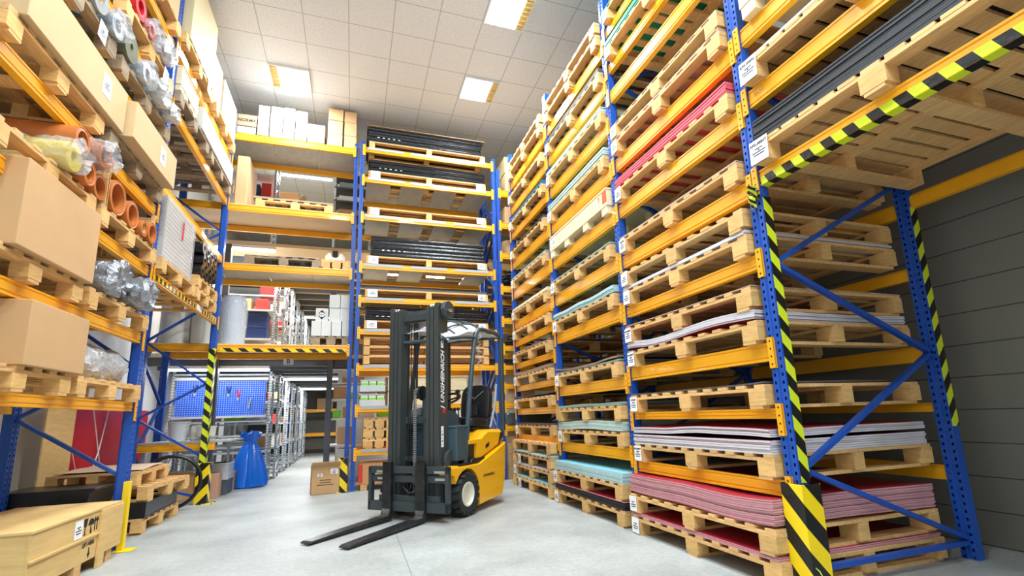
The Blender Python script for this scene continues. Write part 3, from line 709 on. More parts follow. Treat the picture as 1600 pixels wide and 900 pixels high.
roll(.8, .10, .075, (PX + .05, 4.36, z), 'hollow orange brown roll left of the largest one', BRNR, wrap=None)
roll(.82, .09, .06, (PX + .08, 4.10, z), 'hollow brown roll beside the yellow one on left rack', BRNR)
roll(.82, .10, .075, (PX + .10, 4.24, z + .20), 'brown roll in clear film lying on top of the brown rolls', BRNR, wrap=CLEAR)
roll(.82, .10, .04, (PX + .08, 3.88, z), 'bright yellow film roll on left rack', YLR, wrap=CLEAR)
roll(.82, .10, .07, (PX + .06, 4.0, z + .185), 'orange brown roll on top of the yellow roll', BRNR)
roll(.82, .12, .09, (PX + .04, 4.96, z), 'mid sized orange brown roll right of the largest', BRNR, inner=None)
roll(.82, .075, .05, (PX + .06, 5.17, z), 'small pale rimmed brown roll on left rack', BRNR, inner=CARDP)
roll(.82, .10, .075, (PX + .06, 5.36, z), 'brown roll next to the upright board on left rack', BRNR)
roll(.74, .14, .11, (PX - .02, 4.82, z + .27), 'black film roll lying over the brown rolls', BLKW)
for y, lb in ((4.50, 'thin upright pine board between the brown rolls'), (5.49, 'thin upright pine board right of the brown rolls')):
    o = MB().box(-.02, .02, -.02 if y < 5 else -.012, .02 if y < 5 else .012, 0, .33).box(-.42, .02, -.008, .008, 0, .30).build('wooden_board', WOOD, None, (FL + .03, y, z), bevel=.002); tag(o, lb, 'board')
lp(5.0, N[5][0], 'pine pallet under silver wrapped rolls, left rack', cards=False); lp(3.75, N[5][0], 'pine pallet under tall carton, left rack')
carton(.9, .8, .54, (FL - .3, 3.90, N[5][0] + .157), PI / 2, 'plain brown carton left of the silver wrapped rolls', m=CARD)
z = N[5][0] + .158
roll(.84, .13, .05, (PX + .02, 4.72, z), 'silver film-wrapped roll left of the blue-lined one', SILV, wrap=FOILR)
roll(.7, .115, .05, (PX + .06, 4.94, z + .10), 'silver film-wrapped roll lying on top of two others', SILV, wrap=FOILR)
roll(.86, .135, .07, (PX + .07, 5.24, z), 'film-wrapped roll with a blue core at right, left rack', GRYR, wrap=FOILR, inner=mat('bright_blue', (20, 90, 210), .4))
lp(5.0, N[6][0], 'pine pallet under milky bundle on lowest beam, left rack'); lp(3.76, N[6][0], 'pine pallet on lowest beam, left rack, nearest camera')
z = N[6][0] + .158
roll(.98, .15, .06, (FL - .22, 4.98, z), 'milky film-wrapped roll bundle on lowest beam of left rack', WRL, wrap=CLEARW, rz=PI / 2)
carton(.7, .75, .4, (FL - .28, 4.05, z), PI / 2, 'brown carton on lowest beam of left rack', m=CARD)
# ---- left rack, far bay
lp(6.30, F[0][0], 'pine pallet under tall cream box, far bay of left rack', cards=True); lp(7.62, F[0][0], 'pine pallet under brown and white boxes, far bay of left rack')
z = F[0][0] + .157
carton(.95, .85, .92, (FL - .36, 6.30, z), PI / 2, 'tall cream box glowing under the lights, top of left rack', m=mat('cream_board', (226, 210, 168), .7), tape=False)
carton(.46, .7, .66, (FL - .33, 7.12, z), PI / 2, 'brown upright carton on top of left rack', m=CARD)
tt = carton(.78, .8, .6, (FL - .36, 7.78, z), PI / 2, 'white box with black rolls on top, left rack end', m=CARDW, tape=False)
for i in range(4):
    roll(.7, .05 + .008 * (i % 2), .02, (FL - .36, 7.5 + i * .14, z + .603), 'black rubber roll on the white box, top of left rack', BLACK, 'black rolls on the white box')
lp(6.32, F[1][0], 'grey pallet under pale crate, far bay of left rack', dark=True); lp(7.60, F[1][0], 'grey pallet under long white box, far bay of left rack', dark=True)
z = F[1][0] + .157
blocks_crate((FL - .36, 6.08, z), PI / 2, .62, .8, .3, 'pale wooden crate, left rack far bay under the top beam', corner=False)
carton(1.62, .8, .3, (FL - .33, 7.32, z), PI / 2, 'long white box right of the pale crate, left rack', m=CARDW, tape=False, cardp=(.2, .15, .1, .12))
lp(6.32, F[3][0], 'pine pallet under the film-wrapped stack, left rack'); lp(7.45, F[3][0], 'pine pallet under black wrapped rolls, lower of two', L=.95); lp(7.45, F[3][0] + .158, 'pine pallet under black wrapped rolls, upper of two', L=.95)
z = F[3][0] + .157
t = thing('wrapped_stack', 'grey film-wrapped stack with red tag on left rack', 'wrapped stack', (FL - .36, 6.30, z))
m_ = MB()
for i in range(30): m_.box(-.38 + .003 * (i % 3), .38 - .003 * (i % 2), -.48, .48, i * .0235, i * .0235 + .0215)
m_.build('sheet_stack', mat('layered_board', (196, 188, 178), .6, var=.1, scale=20, stretch=(.2, .2, 8)), t)
q = MB()
bm_ = [(-.392, -.492), (.392, -.492), (.392, .492), (-.392, .492)]
q.prism(bm_, -.01, .712, 'z').build('film_wrap', mat('stretch_film', (225, 225, 228), .12, alpha=.28, bump=1.0, scale=9, stretch=(1, 1, 6)), t)
MB().box(.394, .397, .02, .06, .38, .60).build('red_tag', INKR, t, label='red strip of tape')
z = F[3][0] + .316
for j in range(3):
    for i in range(4):
        roll(.78, .085, .03, (FL - .33, 7.12 + i * .18 + (j % 2) * .05, z + j * .155), 'black film-wrapped roll in the stack beside the wrapped boards', BLKW, 'black wrapped rolls on left rack', wrap=None)
# ---- floor goods at the left
cr = thing('wooden_crate', 'low plywood crate with umbrella and arrow marks, bottom left', 'crate', (-2.26, 4.78, 0), PI / 2)
MB().box(-.65, .65, -.36, .36, .09, .11).box(-.65, .65, -.36, -.34, .11, .44).box(-.65, .65, .34, .36, .11, .44).box(-.65, -.63, -.34, .34, .11, .44).box(.63, .65, -.34, .34, .11, .44).build('body', CRATE, cr, bevel=.002)
MB().box(-.66, .66, -.37, .37, .44, .458).build('lid', CRATE, cr, bevel=.003)
for x in (-.59, 0, .50): MB().box(x - .05, x + .05, -.36, .36, 0, .09).build('skid', WOOD, cr)
MB().box(.26, .655, -.382, -.361, .10, .44).build('corner_batten', CRATE, cr, bevel=.002); MB().box(.26, .36, -.382, -.361, .0, .10).build('corner_batten', CRATE, cr, bevel=.002); MB().box(-.655, .26, -.375, -.361, .26, .275).build('seam_batten', CRATE, cr)
text('LIFT-HERE', .042, INK, cr, (.12, -.3615, .215), (PI / 2, 0, 0), bold=.0008)
ym = -.3612
def mk(*ps): 
    q = MB()
    for p_ in ps: q.prism(p_, ym - .0012, ym + .001, 'y')
    q.build('shipping_mark', INK, cr)
def arrow(x, z, s_, d_): mk([(x - .006, z), (x + .006, z), (x + .006, z + s_ * d_), (x + .022, z + s_ * d_), (x, z + (s_ + .035) * d_), (x - .022, z + s_ * d_), (x - .006, z + s_ * d_)])
arrow(.14, .185, .04, -1); arrow(.225, .30, .07, 1); arrow(.19, .30, .07, 1)
mk([(.13 + .045 * math.cos(PI * k / 10), .355 + .045 * math.sin(PI * k / 10)) for k in range(11)] + [(.128, .352), (.128, .30), (.145, .296), (.145, .29), (.122, .292), (.122, .352)])
mk([(.01, .41), (.07, .41), (.058, .355), (.045, .345), (.045, .30), (.065, .292), (.015, .292), (.035, .30), (.035, .345), (.022, .355)])
card(cr, (-.06, ym - .001, .35), 0, None, .12, .13)
p = pallet(.8, .56, (-2.62, 6.02, 0), 0, 'grey pallet under the black tub, behind the crate', dark=True)
p = pallet(.8, .56, (-2.62, 6.02, .157), 0, 'pine pallet directly under the black tub')
o = MB(); o.prism([(-.3, 0), (.3, 0), (.34, .2), (.37, .2), (.37, .23), (-.37, .23), (-.37, .2), (-.34, .2)], -.27, .27, 'y'); o = o.build('plastic_tub', BLACK, None, (-2.60, 6.02, .316), bevel=.008); tag(o, 'black plastic tub with rim on stacked pallets at left', 'tub')
st = 'stack left of the striped post'
pallet(1.16, .8, (-2.42, 6.90, 0), PI / 2 + .0, 'pine pallet on the floor, bottom of ' + st)
o = MB().box(-.55, .55, -.39, .39, 0, .015).box(-.55, .55, -.39, -.37, .015, .16).box(-.55, .55, .37, .39, .015, .16).box(-.55, -.53, -.37, .37, .015, .16).box(.53, .55, -.37, .37, .015, .16).box(-.2, -.16, -.38, .38, .015, .16).box(.2, .24, -.38, .38, .015, .16).build('plastic_tray', BLACK, None, (-2.41, 6.88, .158), PI / 2 + .03, bevel=.006); tag(o, 'black plastic tray between pallets, left floor stack', 'tray')
pallet(1.16, .8, (-2.36, 6.93, .32), PI / 2 - .06, 'pine pallet above the black tray, ' + st)
pallet(1.10, .75, (-2.48, 6.80, .478), PI / 2 + .04, 'topmost pine pallet under a cardboard sheet, ' + st)
sh = sheet_mesh(.98, .7, .004, 'beige', .02, 4.4, .01); o = link('cardboard_sheet', sh, None, (-2.48, 6.78, .637), PI / 2 + .08); tag(o, 'thin cardboard sheet on top of the left pallet stack', 'sheet')
o = MB(); o.tube([(.335 * math.cos(2 * PI * k / 40), 0, .36 + .335 * math.sin(2 * PI * k / 40)) for k in range(40)], .024, 8, closed=True); o = o.build('rubber_hoop', BLACK, None, (-2.24, 7.86, -.0), rz=.1, smooth=True); tag(o, 'black rubber hoop standing behind the left pallet stack', 'hoop')
o = MB().box(-.02, .0, -1.2, 1.35, 0, 1.36).build('panel', REDP, None, (-3.30, 8.75, 0)); tag(o, 'glossy red panel leaning at the left wall behind the rack', 'panel')
o = MB().box(-.015, .0, -.3, .3, 0, 1.5).build('plywood_board', CRATE, None, (-3.15, 7.1, 0)); tag(o, 'upright plywood board left of the red panel', 'board')
o = MB()
o.tube([(0, -.25, 1.35), (.02, .0, .75), (.02, .25, .25)], .008, 5).tube([(0, .2, 1.35), (.02, .0, .8), (.02, -.25, .3)], .008, 5).tube([(0, -.7, .9), (.02, -.5, .5), (.03, -.2, .18), (.03, 0, .15)], .006, 5)
o = o.build('cable', WHITE, None, (-3.27, 8.35, 0), smooth=True); tag(o, 'white cables crossing in front of the red panel', 'cable')
# ---- gate rack goods
gz = 5.83
def cbox(x0, x1, z0, h, lab, m=CARDP, d=.4, y=8.62, group=None, words=None, wm=None, ws=.055, **k):
    return carton(x1 - x0 - .006, d, h, ((x0 + x1) / 2, y + random.uniform(-.01, .01), z0), random.uniform(-.02, .02), lab, group, m, words=words, wm=wm, ws=ws, **k)
tr = 'on top of the gate rack'; CARDG = mat('greyish_carton', (186, 178, 166), .8, var=.04, rnd=.05)
cbox(-1.96, -1.68, gz, .13, 'low pale carton under the dark printed carton', CARDG)
cbox(-1.96, -1.67, gz + .132, .2, 'brown carton with dark NORMA print at the left end', mat('brown_carton', (168, 134, 100), .8), words='NORMA', ws=.075)
cbox(-2.3, -1.72, gz, .62, 'large beige box behind the left NORMA carton', mat('beige_carton', (224, 206, 176), .8), d=.35, y=9.05)
for i, (x0, x1, hs, nm) in enumerate(((-1.66, -1.49, (.30, .26), 'first'), (-1.47, -1.28, (.10, .34, .12), 'second'), (-1.27, -1.09, (.09, .24, .24), 'third'), (-1.08, -.89, (.09, .23, .23), 'fourth'))):
    z = gz
    for j, h in enumerate(hs):
        cbox(x0, x1, z, h, '%s carton of the %s pale column %s' % (('bottom', 'middle' if len(hs) == 3 else 'top', 'top')[j], nm, tr), CARDG); z += h + .003
cbox(-.88, -.60, gz, .34, 'pale carton with blue NORMA print on the gate rack', CARDG, words='NORMA', wm=INKB, ws=.075)
for i, (x0, x1) in enumerate(((-.56, -.31), (-.29, -.08))):
    z = gz
    for j, h in enumerate((.22, .26, .22)):
        cbox(x0, x1, z, h, '%s carton of the %s brown column on the gate rack' % (('bottom', 'middle', 'top')[j], ('left', 'right')[i]), CARD, d=.5, y=8.68); z += h + .003
z = 4.582
o = MB().box(-.09, .09, -.35, .35, 0, .88).build('cardboard_pack', CARD, None, (-1.84, 8.86, z), bevel=.01); tag(o, 'tall upright cardboard pack at the left of the gate rack', 'box')
pallet(1.2, .8, (-1.02, 8.9, z), 0, 'pine pallet with a board on top, third gate rack level')
o = MB().box(-.62, .62, -.4, .4, 0, .03).build('wooden_board', WOODG, None, (-1.04, 8.9, z + .158), bevel=.002); tag(o, 'weathered board lying on the gate rack pallet', 'board')
carton(.3, .3, .2, (-1.15, 9.08, z + .19), -.1, 'small open NORMA carton on the gate rack pallet', m=CARD, words='NORMA', ws=.07, open_top=True)
z = 3.588
pallet(1.14, .8, (-1.14, 8.86, z), 0, 'weathered pallet under tarpaulin, second gate rack level', dark=True)
m_ = MB(); m_.tube([(-.55, 0, .03), (0, 0, .04), (.55, 0, .02)], .05, 8); sh = sheet_mesh(1.1, .7, .012, 'beige', .035, 9.2, -.01)
o = link('tarpaulin', sh, None, (-1.15, 8.86, z + .16)); tag(o, 'folded beige tarpaulin on the weathered gate rack pallet', 'tarpaulin')
pallet(.48, .7, (-.33, 8.8, z), 0, 'small pine pallet under the white pipe clamp')
m_ = MB()
outl = [(-.16, 0), (.16, 0), (.16, .10), (.11, .16), (.075, .165)] + [(.07 * math.cos(a_ * PI / 10), .15 + .07 * math.sin(a_ * PI / 10) * 1.0) for a_ in range(1, -11, -1)] + [(-.075, .165), (-.11, .16), (-.16, .10)]
m_.prism(outl, -.12, .12, 'y'); o = m_.build('pipe_clamp', CARDW, None, (-.36, 8.72, z + .158), bevel=.004); tag(o, 'white moulded pipe clamp half with round notch', 'pipe clamp')
z = 2.297
for i, (x, y, r_, h_) in enumerate(((-2.62, 8.75, .21, .86), (-2.22, 8.72, .19, .8), (-2.42, 9.1, .2, .9))):
    t = thing('foam_roll', ('leftmost', 'right', 'rear')[i] + ' white foam roll standing upright on the gate rack deck', 'roll', (x, y, z))
    MB().lathe([(.03, 0), (r_, 0), (r_, h_ - .01), (r_ - .01, h_), (.03, h_)], 'z', 28).build('rolled_foam', WRL, t, smooth=True)
t = thing('foam_roll', 'film-wrapped grey white roll standing right of the striped post', 'roll', (-1.84, 8.72, z))
MB().lathe([(.02, 0), (.17, 0), (.175, .70), (.15, .78), (.02, .79)], 'z', 28).build('rolled_foam', mat('bluish_foam', (206, 212, 222), .7), t, smooth=True)
MB().lathe([(.18, 0), (.185, .2), (.19, .5), (.182, .72), (.16, .80), (.05, .82)], 'z', 26).jitter(.02, 9, 4, 0).build('plastic_wrap', CLEAR, t, smooth=True)
pallet(.62, .7, (-.37, 8.84, z), 0, 'grey pallet under white cartons beside the blue post', dark=True)
z += .158
wc = 'white cartons by the blue post on the gate rack'
for i in range(4): cbox(-.68 + i * .155, -.68 + (i + 1) * .155, z, .25, 'white carton, number of the bottom row beside the blue post'.replace('number of ', ('leftmost', 'second', 'third', 'rightmost')[i] + ' in '), CARDW, d=.45, y=8.76, tape=False)
t = cbox(-.63, -.43, z + .253, .22, 'white carton with black diamond hazard mark', CARDW, d=.3, y=8.72, tape=False)
MB().prism([(0, .19), (.075, .11), (0, .03), (-.075, .11)], -.1525, -.1505, 'y').build('diamond_mark', INK, t); MB().prism([(-.03, .145), (.03, .145), (.045, .11), (.03, .075), (-.03, .075), (-.045, .11)], -.1535, -.1526, 'y').prism([(-.07, .11), (-.055, .128), (.055, .128), (.07, .11), (.055, .092), (-.055, .092)], -.1535, -.1526, 'y').build('diamond_field', PAPER, t)
for i in range(2):
    for j in range(2): cbox(-.42 + i * .175, -.42 + (i + 1) * .175, z + .253 + j * .23, .225, '%s %s white carton right of the diamond carton' % (('lower', 'upper')[j], ('left', 'right')[i]), CARDW, d=.4, y=8.76, tape=False)
# ---- centre rack goods
XC = 1.20
def cpal(z, lab, L=2.12, x=XC, D=.85, cardy=True):
    p = pallet(D, L, (x, 8.33 + D / 2, z), PI / 2, lab)
    if cardy:
        card(p, (-D / 2 - .012, L / 2 - .12, .085), -PI / 2, None, .16, .13)
        if L > 2: card(p, (-D / 2 - .012, -L / 2 + .12, .085), -PI / 2, None, .13, .11)
    return p
def cstack(z, n, t, style, lab, L=2.1, wave=.01, x=XC, D=.85):
    return sheets(x, 8.35 + D / 2, z, 0, L, D - .04, n, t, style, lab, wave)
def bundle(x, y, z, L, D, h, lab, lid=None):
    t = thing('wrapped_bundle', lab, 'bundle', (x, y, z))
    m_ = MB(); k = 5
    for i in range(k):
        dz = h / k; off = .02 * ((i * 7) % 3 - 1)
        m_.prism([(-D / 2 + .01 * (i % 2), i * dz), (-D / 2 - .012 + .01 * (i % 2), (i + .5) * dz), (-D / 2 + .01, (i + 1) * dz), (D / 2, (i + 1) * dz), (D / 2, i * dz)], -L / 2 + abs(off), L / 2 - .015 * (i % 3), 'x')
    m_.build('foil_layers', BLKW, t)
    w = MB()
    for i in range(5): w.box(-L / 2 + .18 + i * .09, -L / 2 + .18 + i * .09 + .035, -D / 2 - .013, -D / 2 - .012, h * .30, h * .34)
    w.build('stencil_marks', PAPER, t)
    if lid: MB().box(-L / 2 + .02, L / 2 + .05, -D / 2 - .04, D / 2, h, h + .012).build('cardboard_lid', lid, t)
    return t
k_ = 'centre rack behind the forklift'
cpal(5.80, 'pine pallet under black bundle, topmost of centre rack', cardy=False); bundle(1.15, 8.78, 5.958, 2.1, .85, .29, 'black wrapped bundle with cardboard lid, top of centre rack', SHEET['brown'][0])
cpal(5.23, 'pine pallet on second level from top of centre rack'); bundle(XC, 8.78, 5.388, 2.12, .85, .22, 'black wrapped bundle, second from top of centre rack')
cpal(4.545, 'pine pallet on third level from top of centre rack'); cstack(4.703, 1, .01, 'brown', 'third centre rack level from top')
cpal(3.665, 'pine pallet on fourth level from top of centre rack'); bundle(1.22, 8.78, 3.823, 2.0, .85, .36, 'thick black wrapped bundle, middle of centre rack')
cpal(3.08, 'pine pallet under thin dark sheets, centre rack'); cstack(3.238, 4, .009, 'dark_grey', 'fifth centre rack level from top')
cpal(2.545, 'pine pallet level with the top of the mast, centre rack'); bundle(XC, 8.78, 2.703, 2.1, .85, .23, 'black wrapped bundle just above the mast top, centre rack')
for i, z in enumerate((1.95, 2.107, 2.264)):
    cpal(z, ('lowest', 'middle', 'upper')[i] + ' of three stacked pallets behind the mast', cardy=False)
t = thing('wooden_box', 'long pale plywood box with green strap behind the mast', 'box', (1.2, 8.72, 1.296))
MB().box(-.66, .66, -.35, .35, 0, .46).build('body', CRATEW, t, bevel=.004); MB().box(-.665, .665, -.355, .355, .225, .24).build('strap', GRN, t); MB().box(-.68, .68, -.37, .37, .46, .48).build('lid', CRATEW, t)
for j, (z0, nm) in enumerate(((1.296, 'lower'), (1.53, 'upper'))):
    t = thing('tool_drawer', nm + ' grey drawer unit with lime labels on centre rack', 'drawer unit', (.30, 8.58, z0))
    MB().box(-.20, .20, -.2, .2, 0, .10).build('body', GALV2, t, bevel=.004)
    for i in range(3): MB().box(-.18 + i * .125, -.07 + i * .125, -.2, .15, .10, .17).build('label_box', CARDW, t); MB().box(-.175 + i * .125, -.075 + i * .125, -.203, -.2, .105, .14).build('lime_label', GRNL, t)
    MB().box(-.20, .20, -.2, .2, .175, .19).box(-.2, -.19, .18, .2, .1, .175).box(.19, .2, .18, .2, .1, .175).build('shelf', GALV2, t)
for i, z in enumerate((.632, .79, .948)):
    q = pallet(.5, .7, (.42, 8.70, z), 0, ('lowest', 'middle', 'top')[i] + ' of three small pallets left of the mast')
carton(.4, .6, .34, (1.0, 8.72, .632), 0, 'brown carton right of the small pallets, centre rack')
t = carton(1.0, .7, .31, (.62, 8.70, .095), 0, 'wide brown carton with red corner label on the floor', m=mat('orange_carton', (206, 150, 100), .75), cardp=(-.25, .16, .2, .16))
MB().box(-.505, -.44, -.352, -.35, .02, .3).build('warning_label', REDL, t, label='red label')
for x in (-.42, 0, .42): MB().box(x - .05, x + .05, -.34, .34, -.094, -.001).build('skid', WOOD, t)
carton(.9, .6, .18, (1.75, 8.72, .632), 0, 'flat brown carton behind the forklift, centre rack')
# ---- short bay on the right
carton(.62, .6, .42, (2.98, 8.68, 5.285), 0, 'pale wooden-looking box, lower, top of the rack end', m=CARDP)
carton(.60, .6, .34, (2.96, 8.68, 5.71), 0, 'pale box on top of another, rack end', m=CARDP)
t = roll(.4, .15, .05, (3.2, 8.40, 6.055), 'white film bundle on the boxes at the rack end', WRL, wrap=CLEARW, rz=PI / 2)
carton(.7, .6, .35, (2.95, 8.68, 4.635), .12, 'tilted brown carton, second level of the rack end', m=CARD)
t = thing('cardboard_drum', 'round cardboard drum on third level of the rack end', 'drum', (2.86, 8.66, 4.033)); MB().lathe([(.0, 0), (.27, 0), (.28, .02), (.28, .30), (.27, .32), (0, .32)], 'z', 28).build('drum', CARD, t, smooth=True)
for i, (z, nm) in enumerate(((3.403, 'fourth'), (2.803, 'fifth'), (2.303, 'sixth'))):
    t = thing('rubber_strips', 'tangle of black rubber strips on %s level of the rack end' % nm, 'rubber strips', (2.9, 8.6, z)); m_ = MB(); r = random.Random(i)
    for q in range(14 if i == 0 else 7):
        zz = .03 + q * .025; m_.tube([(-.28 + r.uniform(0, .05), -.1 + r.uniform(-.1, .2), zz), (0, -.18 + r.uniform(-.05, .1), zz + r.uniform(-.01, .03)), (.3, r.uniform(-.1, .2), zz)], .018, 6)
    m_.build('strips', BLACK, t, smooth=True)
carton(.5, .5, .3, (2.86, 8.62, 1.303), 0, 'pale carton right of the forklift guard, rack end', m=CARDP)
t = thing('wrapped_bundle', 'grey green wrapped bundle right of the forklift seat', 'bundle', (3.0, 8.66, .902)); MB().box(-.42, .42, -.3, .3, 0, .22).jitter(.03, 5, 3, 0).build('foil_layers', mat('grey_green_film', (84, 96, 92), .3), t, bevel=.03)
for i in range(4): carton(.5, .5, .203, (2.82, 8.62, .001 + i * .206), random.uniform(-.03, .03), ('lowest', 'second', 'third', 'top')[i] + ' brown carton of the column right of the forklift', m=CARD)
# ---- floor: bag, boxes
t = thing('rubbish_bag', 'tied blue plastic rubbish bag standing on the floor', 'bag', (-1.70, 10.02, 0)); vs = []; n_ = 48
prof = [(.02, 0), (.26, 0), (.30, .02), (.30, .1), (.275, .22), (.235, .36), (.19, .5), (.15, .62), (.115, .70), (.085, .755), (.10, .80), (.14, .86), (.15, .93), (.11, .90), (.05, .80)]
m_ = MB()
for i, (r_, h_) in enumerate(prof):
    for k in range(n_):
        a_ = 2 * PI * k / n_; f_ = 1 + (.10 * math.sin(a_ * 9 + i * .15) + .07 * math.sin(a_ * 14 + 2)) * min(1, i / 5)
        m_.v.append((r_ * f_ * math.cos(a_), r_ * f_ * math.sin(a_) * .8, h_ + (.03 * math.sin(a_ * 5) if i in (11, 12, 13) else 0)))
for i in range(len(prof) - 1):
    for k in range(n_): m_.f.append((i * n_ + k, i * n_ + (k + 1) % n_, (i + 1) * n_ + (k + 1) % n_, (i + 1) * n_ + k)); m_.mi.append(0)
m_.f.append(tuple(range(n_ - 1, -1, -1))); m_.mi.append(0)
m_.jitter(.012, 7, 2, 0).build('bag_body', BAG, t, smooth=True)
MB().tube([(.095 * math.cos(2 * PI * k / 16), .076 * math.sin(2 * PI * k / 16), .757) for k in range(16)], .008, 6, closed=True).build('tie', BAG, t, smooth=True)
t = carton(.40, .38, .42, (-.375, 8.50, 0), .1, 'open brown carton with two white labels beside the striped guard', m=CARD, open_top=True)
card(t, (-.08, -.191, .28), 0, None, .07, .05); card(t, (.12, -.191, .33), 0, None, .10, .08)
for i, (w_, z_) in enumerate(((.16, .20), (.16, .165), (.24, .13))): MB().box(-w_ / 2, w_ / 2, -.1915, -.1905, z_, z_ + .014).build('printed_line', mat('print_brown', (120, 84, 50), .8), t)
# ------------------------------------------------------------ shelving and workshop behind
def shelving(label, loc, w=1.7, d=.5, h=1.85, nsh=5, group=None, m=GALV2, zs=None):
    """posts and shelves; x to the right, front at -y"""
    t = thing('shelving_unit', label, 'shelving unit', loc, 0, group)
    pm = MB().box(-.02, .02, -.02, .02, 0, h).mesh('post', GALH)
    for x in (.02, w - .02):
        for y in (.02, d - .02): link('post', pm, t, (x, y, 0))
        z = .1; m_ = MB(); k = 0
        while z < h - .3:
            m_.bar((x, .03, z), (x, d - .03, z + .26), .012, .02, (1, 0, 0)); z += .26; k += 1
            m_.bar((x, d - .03, z), (x, .03, z), .012, .02, (1, 0, 0))
        m_.build('lattice', GALV, t)
    for z in (zs or [.1 + i * (h - .14) / (nsh - 1) for i in range(nsh)]): MB().box(.0, w, 0, d, z, z + .03).build('shelf', m, t)
    return t
for i, y in enumerate((11.2, 12.4, 13.6, 14.8, 16.0, 17.2)):
    shelving('%s galvanised shelving unit left of the corridor, ground floor' % ('nearest', 'second', 'third', 'fourth', 'fifth', 'farthest')[i], (-3.15, y, 0), 1.72, .5, 2.06)
    shelving('%s galvanised shelving unit left of the corridor, upper storey' % ('second', 'third', 'fourth', 'fifth', 'sixth', 'farthest')[i], (-3.15, y + .1, 2.30), 1.72, .5, 1.92)
rc = random.Random(5)
for fl, z0 in ((0, 0), (1, 2.3)):
    for i, y in enumerate((11.2, 12.4, 13.6)):
        for j, zz in enumerate((.55, 1.02, 1.5)):
            h_ = rc.uniform(.16, .3); w_ = rc.uniform(.25, .4)
            carton(w_, .36, h_, (-1.72 - rc.uniform(0, .1), y + .26 + .1 * fl, z0 + (.59, 1.04, 1.52)[j] * (1.0 if not fl else .93) + .02), 0, 'small %s carton on %s shelf, %s unit of the %s storey' % (('brown', 'white', 'red striped')[(i + j) % 3], ('low', 'middle', 'high')[j], ('nearest', 'second', 'third')[i], ('ground', 'upper')[fl]), m=(CARD, CARDW, REDL)[(i + j) % 3], tape=False)
# upper unit with blue boxes
u = shelving('white shelving unit with blue boxes seen above the gate', (-2.75, 10.25, 2.30), 1.28, .5, 1.95, m=WHITE, zs=[.06, .34, .90, 1.5])
for j, (z, n_) in enumerate(((2.67, 1), (2.95 - .28 + .0, 0), (2.30 + .935, 0))):
    pass
bb = mat('navy_box', (40, 64, 120), .5, var=.05)
for j in range(2):
    for i in range(3):
        o = MB().box(-.17, .17, -.2, .2, 0, .24).box(-.175, .175, -.205, .205, .2, .245).build('storage_box', bb, None, (-2.52 + i * .37, 10.5, 2.675 + j * .25), bevel=.006)
        tag(o, '%s %s navy storage box on the shelf above the gate' % (('lower', 'upper')[j], ('left', 'middle', 'right')[i]), 'box')
for i in range(3): carton(.3, .3, .17, (-2.55 + i * .38, 10.5, 2.395), 0, '%s small item box under the navy boxes' % ('left brown', 'middle brown', 'right brown')[i], m=(CARD, REDL, CARD)[i], tape=False)
for i in range(4): carton(.22, .3, .22, (-2.6 + i * .29, 10.5, 3.235), 0, '%s coloured packet above the navy boxes' % ('first', 'second', 'third', 'fourth')[i], m=(REDL, CARDW, CARD, REDL)[i], tape=False)
# top storey shelf and cabinet
u = shelving('white shelf with coloured packets on the top storey left', (-2.75, 10.2, 4.47), 1.16, .45, 2.0, m=WHITE, zs=[.06, .55, 1.02, 1.5])
for i, (x, h_, m_) in enumerate(((-2.5, .3, CARDP), (-2.2, .33, ORGL), (-1.98, .26, BLUP), (-1.77, .30, REDL))):
    carton(.18, .3, h_, (x, 10.4, 5.525), 0, '%s upright packet on the top storey shelf' % ('cream', 'orange', 'blue', 'red')[i], m=m_, tape=False)
    carton(.16, .3, h_ * .5, (x, 10.4, 5.055), 0, 'small box below the %s packet on the top storey' % ('cream', 'orange', 'blue', 'red')[i], m=(CARDW, BLUP, CARD, CARDP)[i], tape=False)
u = shelving('dark framed shelf right of the NORMA carton, top storey', (-.50, 10.2, 4.47), .75, .45, 2.0, m=mat('dark_shelf', (70, 74, 76), .5), zs=[.06, .5, .8, 1.1, 1.4, 1.7])
for i in range(4): carton(.5, .3, .12, (-.15, 10.4, 5.61 + (-.30, 0, .30, .6)[i]), 0, '%s low box on the dark framed shelf' % ('lowest', 'second', 'third', 'topmost')[i], m=(CARD, CARDW, GRYR, CARDW)[i], tape=False)
# white shelf right of the corridor mouth
u = shelving('white shelving unit right of the corridor beside the blue post', (-.44, 9.75, 0), 1.35, .5, 2.05, m=WHITE, zs=[.3, .63, 1.1, 1.45, 1.75, 2.0])
for i, (x, z, w_, h_, m_, nm) in enumerate(((-.22, 1.48, .26, .22, CARD, 'square brown carton'), (-.10, .66, .3, .3, CARD, 'tall opened brown carton'), (-.12, 1.13, .10, .2, CARD, 'narrow brown carton'), (-.28, 1.13, .14, .14, GRNL, 'lime labelled box'),
                                            (.02, 1.48, .14, .12, GRNL, 'second lime labelled box'), (.25, 1.13, .3, .2, CARDW, 'white box'), (.25, 1.48, .3, .16, CARDW, 'second white box'), (-.1, .33, .3, .25, CARDW, 'pale box'), (.0, 1.78, .4, .1, CARD, 'flat brown carton'), (.6, 1.48, .3, .2, CARD, 'far brown carton'), (.6, 1.13, .3, .2, GRNL, 'far lime box'))):
    carton(w_, .35, h_, (x, 9.96, z + .003), 0, nm + ' on the white shelf right of the corridor', m=m_, tape=False)
# dim rack at the far end of the corridor
rack('pallet_rack', 'dim yellow rack at the far end of the corridor', (-2.0, 18.2, 0), 0, [0, 2.7], 2.0, .8, [[(1.5, .1), (.7, .1)]], brace_list=[(.1, 1.0)])
carton(.5, .6, .35, (-.9, 18.6, 1.505), 0, 'brown carton on the dim rack at the corridor end', m=CARD)
